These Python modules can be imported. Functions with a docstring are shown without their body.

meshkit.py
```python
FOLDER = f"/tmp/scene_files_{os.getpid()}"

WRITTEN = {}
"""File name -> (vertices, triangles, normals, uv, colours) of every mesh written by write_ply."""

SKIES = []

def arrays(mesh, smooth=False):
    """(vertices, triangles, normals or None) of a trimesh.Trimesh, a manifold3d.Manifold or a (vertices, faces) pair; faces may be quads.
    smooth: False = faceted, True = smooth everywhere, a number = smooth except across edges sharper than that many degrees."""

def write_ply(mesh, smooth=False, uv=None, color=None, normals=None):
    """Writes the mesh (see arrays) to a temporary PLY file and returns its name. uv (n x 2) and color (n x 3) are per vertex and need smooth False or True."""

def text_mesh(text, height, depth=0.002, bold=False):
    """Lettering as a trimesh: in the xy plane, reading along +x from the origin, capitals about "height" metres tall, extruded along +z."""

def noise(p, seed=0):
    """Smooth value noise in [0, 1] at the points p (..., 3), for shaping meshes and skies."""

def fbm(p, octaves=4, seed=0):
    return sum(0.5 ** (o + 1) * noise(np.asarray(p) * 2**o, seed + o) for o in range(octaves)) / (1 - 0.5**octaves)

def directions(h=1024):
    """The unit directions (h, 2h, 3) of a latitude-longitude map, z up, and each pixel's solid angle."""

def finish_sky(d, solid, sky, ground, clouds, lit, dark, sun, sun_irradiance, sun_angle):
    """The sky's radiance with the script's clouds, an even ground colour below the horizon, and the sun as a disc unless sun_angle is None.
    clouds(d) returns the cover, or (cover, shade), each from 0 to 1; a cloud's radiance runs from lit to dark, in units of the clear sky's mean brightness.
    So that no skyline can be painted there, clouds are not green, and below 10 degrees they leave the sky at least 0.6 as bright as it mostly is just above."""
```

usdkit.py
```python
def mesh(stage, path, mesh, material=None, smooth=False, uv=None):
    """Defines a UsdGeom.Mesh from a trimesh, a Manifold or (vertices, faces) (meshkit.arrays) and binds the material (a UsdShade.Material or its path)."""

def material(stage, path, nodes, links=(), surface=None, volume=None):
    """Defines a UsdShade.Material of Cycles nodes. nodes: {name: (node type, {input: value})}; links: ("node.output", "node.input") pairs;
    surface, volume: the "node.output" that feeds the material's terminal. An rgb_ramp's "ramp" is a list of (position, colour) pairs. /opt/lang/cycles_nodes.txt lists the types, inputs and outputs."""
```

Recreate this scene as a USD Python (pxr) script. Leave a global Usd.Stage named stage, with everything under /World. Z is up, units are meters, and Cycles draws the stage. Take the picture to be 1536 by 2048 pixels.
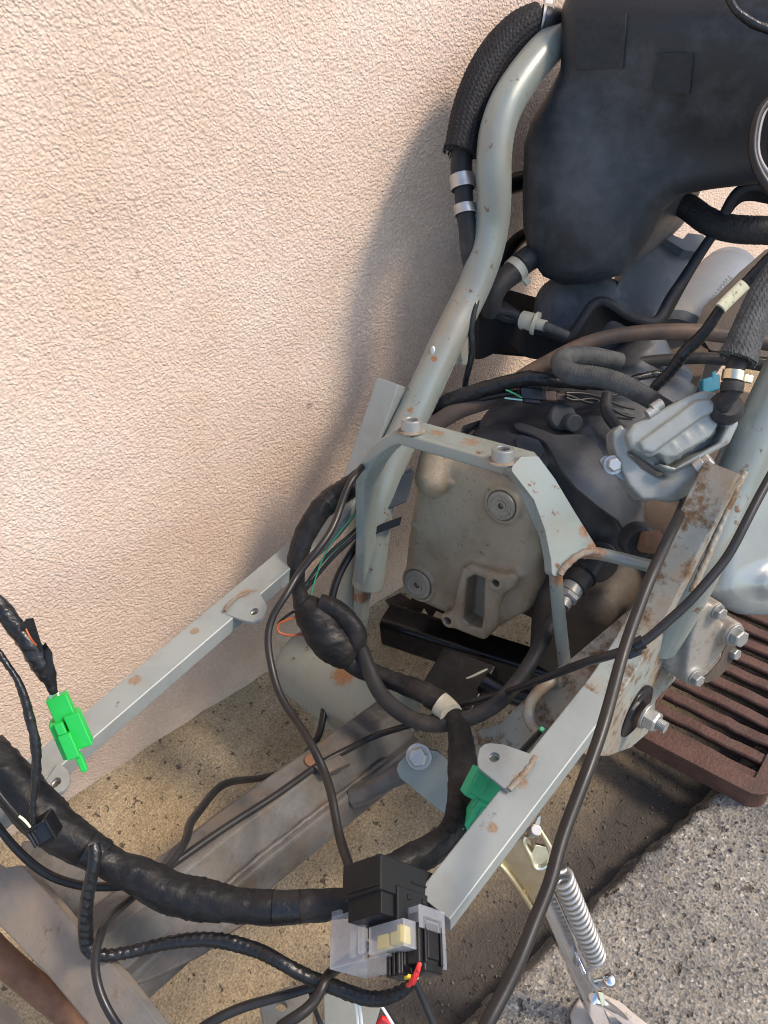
import math, random
import numpy as np, trimesh
from scipy.interpolate import CubicSpline
from shapely.geometry import Polygon, Point
from pxr import Usd, UsdGeom, UsdLux, UsdShade, Gf, Sdf
import usdkit, meshkit

stage = Usd.Stage.CreateInMemory()
UsdGeom.SetStageUpAxis(stage, 'Z'); UsdGeom.SetStageMetersPerUnit(stage, 1.0)
UsdGeom.Xform.Define(stage, '/World'); UsdGeom.Scope.Define(stage, '/World/Looks')
rng = np.random.default_rng(7)

# ------------------------------------------------------------------ camera
FPX = 1700.0                                   # focal length in pixels of the 1536 wide photograph
CAM = np.array([0.0, 0.0, 0.9])
RGT = np.array([0.78888, 0.60969, -0.07711]); UPV = np.array([-0.34928, 0.54805, 0.76003]); FWD = np.array([-0.50565, 0.57264, -0.64530])
cam = UsdGeom.Camera.Define(stage, '/World/camera')
cam.CreateHorizontalApertureAttr(36.0); cam.CreateVerticalApertureAttr(48.0); cam.CreateFocalLengthAttr(36.0 * FPX / 1536)
cam.AddTransformOp().Set(Gf.Matrix4d(*RGT, 0, *UPV, 0, *(-FWD), 0, *CAM, 1))
cam.CreateClippingRangeAttr((0.02, 2000.0))
cam.CreateExposureAttr(1.45)
# ------------------------------------------------------------------ sky and sun
SUN_AZ, SUN_EL = math.radians(60), math.radians(49)
sd = np.array([math.cos(SUN_EL) * math.sin(SUN_AZ), math.cos(SUN_EL) * math.cos(SUN_AZ), math.sin(SUN_EL)])
sky = UsdLux.DomeLight.Define(stage, '/World/sky')
skym = usdkit.material(stage, '/World/Looks/sky_air', {
    's': ('sky_texture', {'sky_type': 'single_scattering', 'sun_disc': False, 'sun_elevation': SUN_EL, 'sun_rotation': SUN_AZ, 'aerosol_density': 1.5}),
    'b': ('background_shader', {'strength': 0.13})}, [('s.color', 'b.color')], surface='b.background')
UsdShade.MaterialBindingAPI.Apply(sky.GetPrim()).Bind(skym)
sky.GetPrim().SetCustomDataByKey('kind', 'structure')
sun = UsdLux.DistantLight.Define(stage, '/World/sun')
sun.CreateNormalizeAttr(True); sun.CreateIntensityAttr(0.37); sun.CreateAngleAttr(10.0); sun.CreateColorAttr(Gf.Vec3f(1.0, 0.83, 0.64))
zx = sd; xx = np.cross([0, 0, 1.0], zx); xx /= np.linalg.norm(xx); yx = np.cross(zx, xx)
sun.AddTransformOp().Set(Gf.Matrix4d(*xx, 0, *yx, 0, *zx, 0, 0, 0, 5, 1))

# ------------------------------------------------------------------ points measured on the photograph, set at their real distance
def ray(px, py): return (px - 768) / FPX * RGT - (py - 1024) / FPX * UPV + FWD
def D(px, py, d): return CAM + d * ray(px, py)
def Z(px, py, z): v = ray(px, py); return CAM + v * (z - CAM[2]) / v[2]
def X(px, py, x): v = ray(px, py); return CAM + v * (x - CAM[0]) / v[0]
def Y(px, py, y): v = ray(px, py); return CAM + v * (y - CAM[1]) / v[1]
def on(px, py, pl): v = ray(px, py); return CAM + v * ((pl[0] - CAM) @ pl[1]) / (v @ pl[1])
def unit(v): v = np.asarray(v, float); return v / np.linalg.norm(v)
def fit(pts):
    p = np.array(pts); c = p.mean(0); n = np.linalg.svd(p - c)[2][2]
    return c, (n if n @ (CAM - c) > 0 else -n)

# ------------------------------------------------------------------ materials
def rgbmix(a, b, t): return tuple(x + (y - x) * t for x, y in zip(a, b))
def mat(name, c1, c2=None, scale=12, rough=.5, rough2=None, metal=0.0, bump=0.0, bscale=200, bdist=.001, spots=None, sscale=30, slo=.6, shi=.68, dust=None, dlo=.5, dhi=.75, dscale=9, dup=True, bevel=0.0, spec=.5, coat=0.0, detail=6, extra=None, **pr):
    c2 = c2 or c1
    n = {'g': ('geometry', {}), 'n': ('noise_texture', {'scale': scale, 'detail': detail, 'roughness': .65}),
         'r': ('rgb_ramp', {'ramp': [(.3, c1), (.7, c2)]}), 'p': ('principled_bsdf', {'metallic': metal, 'specular_ior_level': spec, 'coat_weight': coat, 'coat_roughness': .15, **pr})}
    L = [('g.position', 'n.vector'), ('n.fac', 'r.fac')]
    col = 'r.color'
    if dust:   # settled dirt: lies on faces that look up, in patches
        n['dn'] = ('noise_texture', {'scale': dscale, 'detail': 8, 'roughness': .7}); n['dr'] = ('map_range', {'from_min': dlo, 'from_max': dhi, 'to_min': 0, 'to_max': 1, 'clamp': True})
        n['dm'] = ('mix', {'color2': dust})
        L += [('g.position', 'dn.vector'), ('dn.fac', 'dr.value'), ('dr.result', 'dm.fac'), (col, 'dm.color1')]; col = 'dm.color'
    if spots:
        n['sn'] = ('noise_texture', {'scale': sscale, 'detail': 7, 'roughness': .7}); n['sr'] = ('map_range', {'from_min': slo, 'from_max': shi, 'to_min': 0, 'to_max': 1, 'clamp': True})
        n['sv'] = ('noise_texture', {'scale': sscale * 6, 'detail': 4}); n['sc'] = ('rgb_ramp', {'ramp': [(.3, spots), (.7, tuple(x * .45 for x in spots))]})
        n['sm'] = ('mix', {})
        L += [('g.position', 'sn.vector'), ('sn.fac', 'sr.value'), ('sr.result', 'sm.fac'), (col, 'sm.color1'), ('g.position', 'sv.vector'), ('sv.fac', 'sc.fac'), ('sc.color', 'sm.color2')]; col = 'sm.color'
    L.append((col, 'p.base_color'))
    n['rn'] = ('noise_texture', {'scale': scale * 3, 'detail': 5}); n['rr'] = ('map_range', {'from_min': .3, 'from_max': .7, 'to_min': rough, 'to_max': rough if rough2 is None else rough2, 'clamp': True})
    L += [('g.position', 'rn.vector'), ('rn.fac', 'rr.value')]
    ro = 'rr.result'
    if spots:
        n['rs'] = ('mix_float', {'b': .85}); L += [('sr.result', 'rs.fac'), (ro, 'rs.a')]; ro = 'rs.result'
    L.append((ro, 'p.roughness'))
    if bump:
        n['bn'] = ('noise_texture', {'scale': bscale, 'detail': 5, 'roughness': .6}); n['b'] = ('bump', {'strength': bump, 'distance': bdist})
        L += [('g.position', 'bn.vector'), ('bn.fac', 'b.height'), ('b.normal', 'p.normal')]
        if bevel:
            n['bv'] = ('bevel', {'radius': bevel, 'samples': 4}); L.append(('bv.bevel', 'b.normal'))
    elif bevel:
        n['bv'] = ('bevel', {'radius': bevel, 'samples': 4}); L.append(('bv.bevel', 'p.normal'))
    if extra: extra(n, L)
    return usdkit.material(stage, '/World/Looks/' + name, n, L, surface='p.BSDF')

def rust_or_reflection_at(pts, color=(.24, .105, .04), lo=.26, hi=.46, nscale=230, amt=.9):
    """rust blooms, or the painted warm reflection of the head cover, round measured places: (centre, radius)"""
    def ex(n, L):
        prev = None
        for i, (c, r) in enumerate(pts):
            n[f'm{i}'] = ('mapping', {'location': tuple(float(-x / r) for x in c), 'scale': (1 / r,) * 3}); n[f'q{i}'] = ('gradient_texture', {'gradient_type': 'spherical'})
            L += [('g.position', f'm{i}.vector'), (f'm{i}.vector', f'q{i}.vector')]
            if prev: n[f'x{i}'] = ('math', {'math_type': 'maximum'}); L += [(prev, f'x{i}.value1'), (f'q{i}.fac', f'x{i}.value2')]; prev = f'x{i}.value'
            else: prev = f'q{i}.fac'
        n['ran'] = ('noise_texture', {'scale': nscale, 'detail': 6, 'roughness': .65}); n['rad'] = ('math', {'math_type': 'add'}); n['rsub'] = ('map_range', {'from_min': lo + .42, 'from_max': hi + .55, 'to_min': 0, 'to_max': amt, 'clamp': True})
        n['rgate'] = ('map_range', {'from_min': 0.0, 'from_max': .12, 'to_min': 0, 'to_max': 1, 'clamp': True}); n['rmul'] = ('math', {'math_type': 'multiply'}); n['rcn'] = ('noise_texture', {'scale': nscale * 2.2, 'detail': 4}); n['rcr'] = ('rgb_ramp', {'ramp': [(.35, color), (.65, tuple(x * .6 for x in color))]}); n['rmix'] = ('mix', {})
        i = [k for k, l in enumerate(L) if l[1] == 'p.base_color'][0]; src = L[i][0]
        L += [('g.position', 'ran.vector'), ('ran.fac', 'rad.value1'), (prev, 'rad.value2'), ('rad.value', 'rsub.value'), (prev, 'rgate.value'), ('rgate.result', 'rmul.value1'), ('rsub.result', 'rmul.value2'), ('rmul.value', 'rmix.fac'), ('g.position', 'rcn.vector'), ('rcn.fac', 'rcr.fac'), ('rcr.color', 'rmix.color2'), (src, 'rmix.color1')]
        L[i] = ('rmix.color', 'p.base_color')
        n['rrm'] = ('mix_float', {'b': .85}); j = [k for k, l in enumerate(L) if l[1] == 'p.roughness'][0]; L += [(L[j][0], 'rrm.a'), ('rmul.value', 'rrm.fac')]; L[j] = ('rrm.result', 'p.roughness')
    return ex
RUST = (.22, .085, .03)
PAINT = mat('grey_green_paint', (.155, .178, .160), (.205, .225, .203), 9, .27, .42, 0.2, .25, 300, .0004, spots=(.15, .085, .05), sscale=75, slo=.615, shi=.67, dust=(.17, .135, .095), dlo=.47, dhi=.80, bevel=.0012, coat=.15, extra=rust_or_reflection_at(
    [(Y(872, 884, .50), .016), (Y(940, 908, .50), .020), (Y(905, 892, .50), .010), (Y(826, 872, .50), .013), (Y(1004, 926, .50), .010), (D(1180, 1100, .74), .022), (D(1150, 1120, .745), .018), (D(1120, 1150, .76), .014), (D(1160, 1060, .73), .012),
     (D(868, 718, .86), .005), (D(823, 822, .86), .006), (D(706, 1190, .93), .012), (D(690, 1330, .975), .018), (D(728, 1200, .92), .014), (D(690, 1355, .96), .022)]))
RAILP = mat('grey_rail_paint', (.19, .212, .205), (.235, .255, .245), 11, .36, .46, 0.2, .2, 400, .0003, spots=(.14, .09, .06), sscale=44, slo=.66, shi=.72, dust=(.15, .13, .105), dlo=.46, dhi=.8, bevel=.001, extra=rust_or_reflection_at(
    [(D(1420, 1000, .69), .030), (D(1380, 1060, .69), .030), (D(1440, 960, .69), .028), (D(1330, 1170, .68), .022), (D(1460, 985, .69), .02), (D(1400, 1110, .69), .02), (D(1355, 1225, .68), .02), (Z(985, 1655, .33), .006), (Z(1045, 1560, .334), .009), (Z(490, 1190, .33), .010), (Z(390, 1262, .33), .006), (Z(270, 1360, .33), .008), (D(815, 830, .87), .016)], (.25, .15, .075), amt=.8))
WORN = mat('worn_rusting_paint', (.17, .20, .19), (.23, .25, .23), 14, .38, .6, 0.1, .4, 260, .0006, spots=(.15, .09, .045), sscale=55, slo=.50, shi=.62, dust=(.21, .155, .10), dlo=.38, dhi=.66, dscale=16, bevel=.001)
SPINE = mat('dirty_spine_paint', (.035, .032, .030), (.115, .11, .104), 22, .38, .6, 0.1, .6, 220, .0008, spots=(.10, .06, .035), sscale=17, slo=.55, shi=.68, dust=(.10, .078, .056), dlo=.46, dhi=.74, dscale=13, bevel=.002)
BARM = mat('dusty_grey_bar_paint', (.088, .085, .078), (.145, .14, .13), 20, .45, .6, .05, .7, 150, .001, spots=(.16, .085, .04), sscale=24, slo=.59, shi=.68, dust=(.24, .185, .135), dlo=.45, dhi=.8, bevel=.002)
WELD = mat('rusty_weld', (.13, .075, .035), (.19, .18, .155), 90, .7, .9, 0, .8, 220, .0015)
CAST = mat('dirty_cast_aluminium', (.235, .195, .135), (.325, .275, .195), 12, .40, .58, 0.35, .9, 600, .0007, spots=(.12, .075, .045), sscale=150, slo=.60, shi=.70, dust=(.15, .10, .06), dlo=.46, dhi=.80, dscale=11, extra=rust_or_reflection_at([(D(1080, 1080, .80), .05), (D(1085, 1170, .81), .045), (D(1040, 985, .80), .03), (D(870, 905, .85), .025), (D(990, 1245, .83), .03)], (.27, .15, .08), .30, .75, 90, .75))  # orange patches paint a warm reflection into the right side of the head
CASTC = mat('grey_cast_aluminium', (.22, .22, .205), (.31, .31, .29), 22, .34, .5, 0.6, .5, 700, .0004, spots=(.13, .11, .08), sscale=24, slo=.6, shi=.75)
PUMPM = mat('pump_alloy', (.22, .215, .20), (.30, .275, .235), 12, .4, .55, 0.3, .5, 500, .0005, spots=(.08, .06, .045), sscale=22, slo=.56, shi=.7, dust=(.20, .16, .115), dlo=.42, dhi=.72)
VALVM = mat('valve_alloy', (.19, .205, .19), (.26, .275, .255), 22, .36, .5, 0.3, .4, 700, .0004, spots=(.13, .11, .08), sscale=30, slo=.58, shi=.72, dust=(.24, .21, .16), dlo=.5, dhi=.8)
SILV = mat('silver_lacquer', (.19, .205, .20), (.25, .265, .255), 9, .25, .4, 0.5, .15, 500, .0003, spots=(.2, .17, .13), sscale=20, slo=.66, shi=.8)
PLUGM = mat('plug_metal', (.22, .205, .175), (.28, .26, .22), 40, .4, .55, .6, .5, 500, .0004, spots=(.08, .055, .035), sscale=60, slo=.58, shi=.75)
ZINC = mat('zinc_plated_steel', (.36, .35, .325), (.48, .465, .435), 60, .32, .5, .9, .2, 500, .0003, bevel=.0006)
GOLD = mat('yellow_zinc', (.62, .50, .28), (.70, .66, .52), 12, .2, .35, 1.0, .15, 300, .0004, bevel=.0008)
CHROME = mat('chrome', (.68, .70, .74), (.74, .76, .8), 20, .08, .16, 1.0)
RUSTM = mat('rusty_steel', (.10, .05, .03), (.20, .10, .055), 60, .7, .9, .1, .7, 400, .001)
GRATE = mat('rusty_cast_iron', (.040, .018, .012), (.085, .038, .025), 30, .45, .7, .15, .8, 260, .0012, spots=(.15, .075, .045), sscale=70, slo=.6, shi=.72, bevel=.0015)
RUBBER = mat('grey_black_rubber', (.014, .014, .015), (.028, .027, .027), 24, .42, .6, 0, .3, 350, .0004, dust=(.11, .09, .07), dlo=.52, dhi=.95, dscale=22, spec=0.22)
RUBBERB = mat('brown_dusty_rubber', (.035, .03, .028), (.07, .05, .04), 18, .45, .6, 0, .3, 350, .0004, dust=(.14, .085, .055), dlo=.45, dhi=.8, dscale=14, spec=0.22)
CABLE = mat('black_cable_sheath', (.008, .008, .009), (.014, .013, .013), 30, .3, .42, 0, .2, 300, .0003, spec=0.35)
CABLEB = mat('brownish_cable_sheath', (.006, .0055, .0055), (.015, .012, .010), 25, .32, .45, 0, .2, 300, .0003, spec=0.35)
TAPE = mat('black_vinyl_tape', (.004, .004, .0045), (.007, .007, .0075), 30, .22, .42, 0, .55, 70, .003, spec=0.38)
TAPEM = mat('matt_black_tape', (.005, .005, .0055), (.010, .010, .0105), 26, .36, .58, 0, .55, 60, .003, dust=(.05, .042, .036), dlo=.52, dhi=.9, spec=0.22)
BRAID = mat('black_braid', (.008, .008, .009), (.016, .015, .016), 60, .55, .7, 0, .3, 900, .0004, spec=0.22)
BRAIDG = mat('grey_braid', (.03, .032, .033), (.07, .072, .07), 80, .55, .7, 0, .3, 900, .0004, spec=0.22)
TANKM = mat('dusty_black_tank_plastic', (.006, .007, .0085), (.010, .0115, .0135), 5, .34, .48, 0, .45, 1100, .0006, dust=(.075, .078, .083), dlo=.50, dhi=.88, dscale=7, spec=.42, spots=(.06, .06, .058), sscale=120, slo=.69, shi=.73)
PLAST = mat('black_plastic', (.004, .0045, .005), (.008, .0085, .009), 14, .36, .55, 0, .25, 500, .0004, bevel=.001, spec=0.22)
PLASTD = mat('dusty_black_plastic', (.010, .011, .013), (.020, .020, .023), 8, .38, .55, 0, .3, 400, .0005, dust=(.085, .078, .068), dlo=.5, dhi=.85, dscale=9, bevel=.001, spec=0.22)
DUCTM = mat('blue_grey_duct_plastic', (.030, .037, .046), (.05, .058, .068), 8, .45, .6, 0, .3, 500, .0005, dust=(.15, .15, .145), dlo=.5, dhi=.8, dscale=10, bevel=.001)
COWLM = mat('dusty_cowl_plastic', (.016, .0175, .021), (.032, .034, .039), 8, .30, .44, 0, .4, 300, .0006, dust=(.10, .092, .08), dlo=.48, dhi=.85, dscale=10, bevel=.001, spec=.45)
PLASTB = mat('worn_plastic', (.016, .020, .026), (.03, .036, .044), 8, .45, .6, 0, .3, 500, .0005, dust=(.09, .09, .085), dlo=.5, dhi=.85, dscale=10, bevel=.001, spec=0.22)
BLACKP = mat('glossy_black_enamel', (.003, .003, .0035), (.005, .005, .006), 20, .18, .32, 0, .15, 200, .0004, bevel=.0015, spec=0.4)
GREEN = mat('bright_green_plastic', (.006, .32, .04), (.010, .38, .055), 30, .45, .5, 0, .1, 300, .0003, bevel=.0008)
GREEND = mat('dull_green_plastic', (.015, .30, .13), (.025, .35, .16), 30, .45, .5, 0, .1, 300, .0003, bevel=.0008)
GREENW = mat('green_wire', (.02, .22, .10), None, 10, .4)
ORANGEW = mat('orange_wire', (.30, .065, .015), None, 10, .4)
TEALW = mat('pale_teal_wire', (.25, .52, .50), None, 10, .4)
REDW = mat('red_wire', (.55, .02, .02), None, 10, .4)
WHITEW = mat('white_wire', (.65, .65, .62), None, 10, .4)
YELLOW = mat('yellow_plastic', (.50, .38, .015), None, 10, .45)
BLUEC = mat('blue_plastic', (.012, .13, .20), (.02, .17, .24), 10, .45)
LABELM = mat('pale_yellow_label', (.55, .56, .38), (.62, .62, .46), 120, .6, spots=(.1, .1, .06), sscale=220, slo=.6, shi=.63)
MUFF = mat('pale_silver_muffler', (.11, .128, .148), (.145, .163, .183), 10, .45, .6, .1, .2, 300, .0004, dust=(.33, .28, .24), dlo=.55, dhi=.85)
EMBOSS = mat('muffler_stamp', (.07, .07, .075), None, 10, .6)
PALE = mat('pale_nylon', (.27, .255, .19), (.36, .34, .27), 40, .45)
DARKM = mat('dark_grimy_metal', (.03, .026, .022), (.075, .055, .04), 16, .55, .75, .2, .5, 250, .001)
BROWNM = mat('brown_grimy_metal', (.05, .036, .026), (.095, .066, .046), 18, .5, .7, .2, .5, 250, .001)
FROST = usdkit.material(stage, '/World/Looks/frosted_nylon', {
    'p': ('principled_bsdf', {'base_color': (.50, .495, .50), 'roughness': .32}), 't': ('translucent_bsdf', {'color': (.60, .59, .59)}), 'c': ('transparent_bsdf', {'color': (.94, .94, .94)}),
    'm': ('mix_closure', {'fac': .45}), 'm2': ('mix_closure', {'fac': .80})},
    [('p.BSDF', 'm.closure1'), ('t.BSDF', 'm.closure2'), ('m.closure', 'm2.closure1'), ('c.BSDF', 'm2.closure2')], surface='m2.closure')

# ------------------------------------------------------------------ things, parts
COUNT = {}
def numbered(parent, name):
    k = COUNT.get((parent, name), 0); COUNT[(parent, name)] = k + 1
    return f'{parent}/{name}' + (f'_{k:03d}' if k else '')
LOC = {}
def setd(p, **kw):
    for k, v in kw.items():
        if v: p.SetCustomDataByKey(k, v)
def thing(name, label, category, loc, group=None):
    path = numbered('/World', name); x = UsdGeom.Xform.Define(stage, path); x.AddTranslateOp().Set(Gf.Vec3d(*map(float, loc)))
    LOC[path] = np.asarray(loc, float); setd(x.GetPrim(), label=label, category=category, group=group); return path
def arr(mesh):
    if hasattr(mesh, 'to_mesh'): m = mesh.to_mesh(); return np.array(m.vert_properties[:, :3]), np.array(m.tri_verts)
    if isinstance(mesh, (list,)): 
        vs, fs, o = [], [], 0
        for m in mesh:
            v, f = arr(m); vs.append(v); fs.append(f + o); o += len(v)
        return np.vstack(vs), np.vstack(fs)
    if isinstance(mesh, tuple):
        v, f = np.asarray(mesh[0], float), np.asarray(mesh[1], int)
        return v, (np.vstack([f[:, [0, 1, 2]], f[:, [0, 2, 3]]]) if f.shape[1] == 4 else f)
    return np.array(mesh.vertices), np.array(mesh.faces)
def part(parent, name, mesh, m, label=None, smooth=35):
    path = numbered(parent, name); LOC[path] = LOC[parent]
    v, f = arr(mesh)
    g = usdkit.mesh(stage, path, trimesh.Trimesh(v - LOC[parent], f, process=False), m, smooth)
    setd(g.GetPrim(), label=label); return path
def single(name, mesh, m, label=None, category=None, kind=None, group=None, smooth=35):
    path = numbered('/World', name); v, f = arr(mesh)
    g = usdkit.mesh(stage, path, trimesh.Trimesh(v, f, process=False), m, smooth); LOC[path] = np.zeros(3)
    setd(g.GetPrim(), label=label, category=category, kind=kind, group=group); return path

# ------------------------------------------------------------------ shape helpers
def frames(p, up=None):
    t = np.gradient(p, axis=0); t /= np.linalg.norm(t, axis=1, keepdims=True) + 1e-12
    if up is not None:
        s = np.cross(t, up); s /= np.linalg.norm(s, axis=1, keepdims=True); return t, s, np.cross(s, t)
    a = np.zeros_like(p); ref = np.array([0, 0, 1.0]) if abs(t[0, 2]) < .9 else np.array([1.0, 0, 0])
    a[0] = unit(np.cross(t[0], ref))
    for i in range(1, len(p)):
        v = a[i - 1] - t[i] * (a[i - 1] @ t[i]); a[i] = v / (np.linalg.norm(v) + 1e-12)
    return t, a, np.cross(t, a)
def spline(pts, step, extra=None):
    p = np.array(pts, float); L = np.r_[0, np.cumsum(np.sqrt(np.linalg.norm(np.diff(p, axis=0), axis=1)))]
    n0 = 40 * len(p); u = np.linspace(0, L[-1], n0); q = CubicSpline(L, p)(u)
    s = np.r_[0, np.cumsum(np.linalg.norm(np.diff(q, axis=0), axis=1))]; n = max(6, int(s[-1] / step))
    sn = np.linspace(0, s[-1], n); q2 = np.stack([np.interp(sn, s, q[:, k]) for k in range(3)], 1)
    e = None if extra is None else np.interp(np.interp(sn, s, u), L, np.asarray(extra, float) * np.ones(len(p)))
    return q2, sn, e
def grid_faces(n, m, closed=True):
    i, j = np.meshgrid(np.arange(n - 1), np.arange(m if closed else m - 1), indexing='ij'); k = (j + 1) % m
    return np.stack([i * m + j, i * m + k, (i + 1) * m + k, (i + 1) * m + j], -1).reshape(-1, 4)
def tube(pts, r, sides=14, step=.004, disp=None, cap=True, smoothpath=True, round_end=False):
    """A bent tube through 3-D points; disp(theta, s, r) adds relief."""
    if smoothpath: p, s, rr = spline(pts, step, r)
    else:
        p = np.array(pts, float); s = np.r_[0, np.cumsum(np.linalg.norm(np.diff(p, axis=0), axis=1))]; rr = np.ones(len(p)) * r
    t, a, b = frames(p); th = np.arange(sides) * 2 * np.pi / sides
    R = np.repeat(rr[:, None], sides, 1)
    if disp is not None: R = R + disp(th[None, :], s[:, None], R)
    v = p[:, None] + R[..., None] * (np.cos(th)[None, :, None] * a[:, None] + np.sin(th)[None, :, None] * b[:, None])
    f = grid_faces(len(p), sides)[:, ::-1]; f = np.vstack([f[:, [0, 1, 2]], f[:, [0, 2, 3]]]); v = v.reshape(-1, 3)
    # faces wind outward: check once
    if cap:
        n = len(v); v = np.vstack([v, p[0], p[-1]]); j = np.arange(sides); k = (j + 1) % sides; o = (len(p) - 1) * sides
        f = np.vstack([f, np.stack([j, k, np.full(sides, n)], 1), np.stack([o + k, o + j, np.full(sides, n + 1)], 1)])
    m = trimesh.Trimesh(v, f, process=False)
    if m.volume < 0: m.invert()
    return m
def DD(*pts): return [D(*q) for q in pts]
def PT(*pts, r0=None, **k):
    """tube through (px, py, distance[, radius in px]) points"""
    p = [D(*q[:3]) for q in pts]; r = [q[3] * q[2] / FPX if len(q) > 3 else r0 for q in pts]
    return tube(p, r, **k)
def lumps(amp, freq=60, seed=1, wrap=0.0, pitch=.012, seams=()):
    def f(th, s, R):
        q = np.stack(np.broadcast_arrays(np.cos(th) * 1.1, np.sin(th) * 1.1, s * freq), -1)
        out = amp * R * (meshkit.fbm(q + seed * 7.3, 3, seed) - .5) * 2
        if wrap: out = out + wrap * ((s / pitch + th / (2 * np.pi) + .6 * meshkit.noise(np.stack(np.broadcast_arrays(s * 25, th * 0 + seed, th * 0), -1), seed)) % 1.0)
        return out
    return f
def chevrons(depth, pitch, cols):
    def f(th, s, R):
        u = th * cols / (2 * np.pi); tri = np.abs((u % 1) - .5) * 2; side = np.abs(np.sin(np.pi * u * 1.0))
        w = np.abs(np.sin(np.pi * (s / pitch + tri * 1.0)))
        return depth * (w ** .7) * (.35 + .65 * side) + depth * .6 * (meshkit.noise(np.stack(np.broadcast_arrays(s * 900, np.cos(th) * R * 900, np.sin(th) * R * 900), -1), 3) - .5)
    return f
def weave(depth, pitch, n):
    def f(th, s, R):
        a = np.sin(n * th + 2 * np.pi * s / pitch); b = np.sin(n * th - 2 * np.pi * s / pitch)
        return depth * (.5 * (np.abs(a) ** .6) + .5 * (np.abs(b) ** .6)) * np.where(a * b > 0, 1, .55)
    return f
def sweep(pts, prof, up, smoothpath=False, step=.01, close=True):
    """profile [(side, up)] along a path"""
    p = spline(pts, step)[0] if smoothpath else np.array(pts, float); prof = np.array(prof); m = len(prof)
    t, s, u = frames(p, np.asarray(up, float))
    v = (p[:, None] + prof[None, :, :1] * s[:, None] + prof[None, :, 1:] * u[:, None]).reshape(-1, 3)
    f = grid_faces(len(p), m); f = np.vstack([f[:, [0, 1, 2]], f[:, [0, 2, 3]]])
    caps = trimesh.creation.triangulate_polygon(Polygon(prof), engine='earcut')
    from scipy.spatial import cKDTree
    idx = cKDTree(prof).query(caps[0])[1]; cf = idx[caps[1]]
    f = np.vstack([f, cf, cf[:, ::-1] + (len(p) - 1) * m]); mm = trimesh.Trimesh(v, f, process=False); mm.fix_normals(); return mm
def rrect(w, h, r=.002, n=3, cx=0, cy=0):
    out = []
    for sx, sy, a0 in ((1, -1, -90), (1, 1, 0), (-1, 1, 90), (-1, -1, 180)):
        for k in range(n + 1):
            a = math.radians(a0 + 90 * k / n); out.append((cx + sx * (w / 2 - r) + r * math.cos(a), cy + sy * (h / 2 - r) + r * math.sin(a)))
    return out
def basis(n, hint=(0, 0, 1)):
    n = unit(n); h = np.asarray(hint, float)
    if abs(n @ unit(h)) > .95: h = np.array([1.0, 0, 0])
    u = unit(np.cross(h, n)); return u, np.cross(n, u), n
def xf(mesh, o, u, v, n):
    T = np.eye(4); T[:3, 0], T[:3, 1], T[:3, 2], T[:3, 3] = u, v, n, o; m = mesh.copy(); m.apply_transform(T); return m
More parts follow.
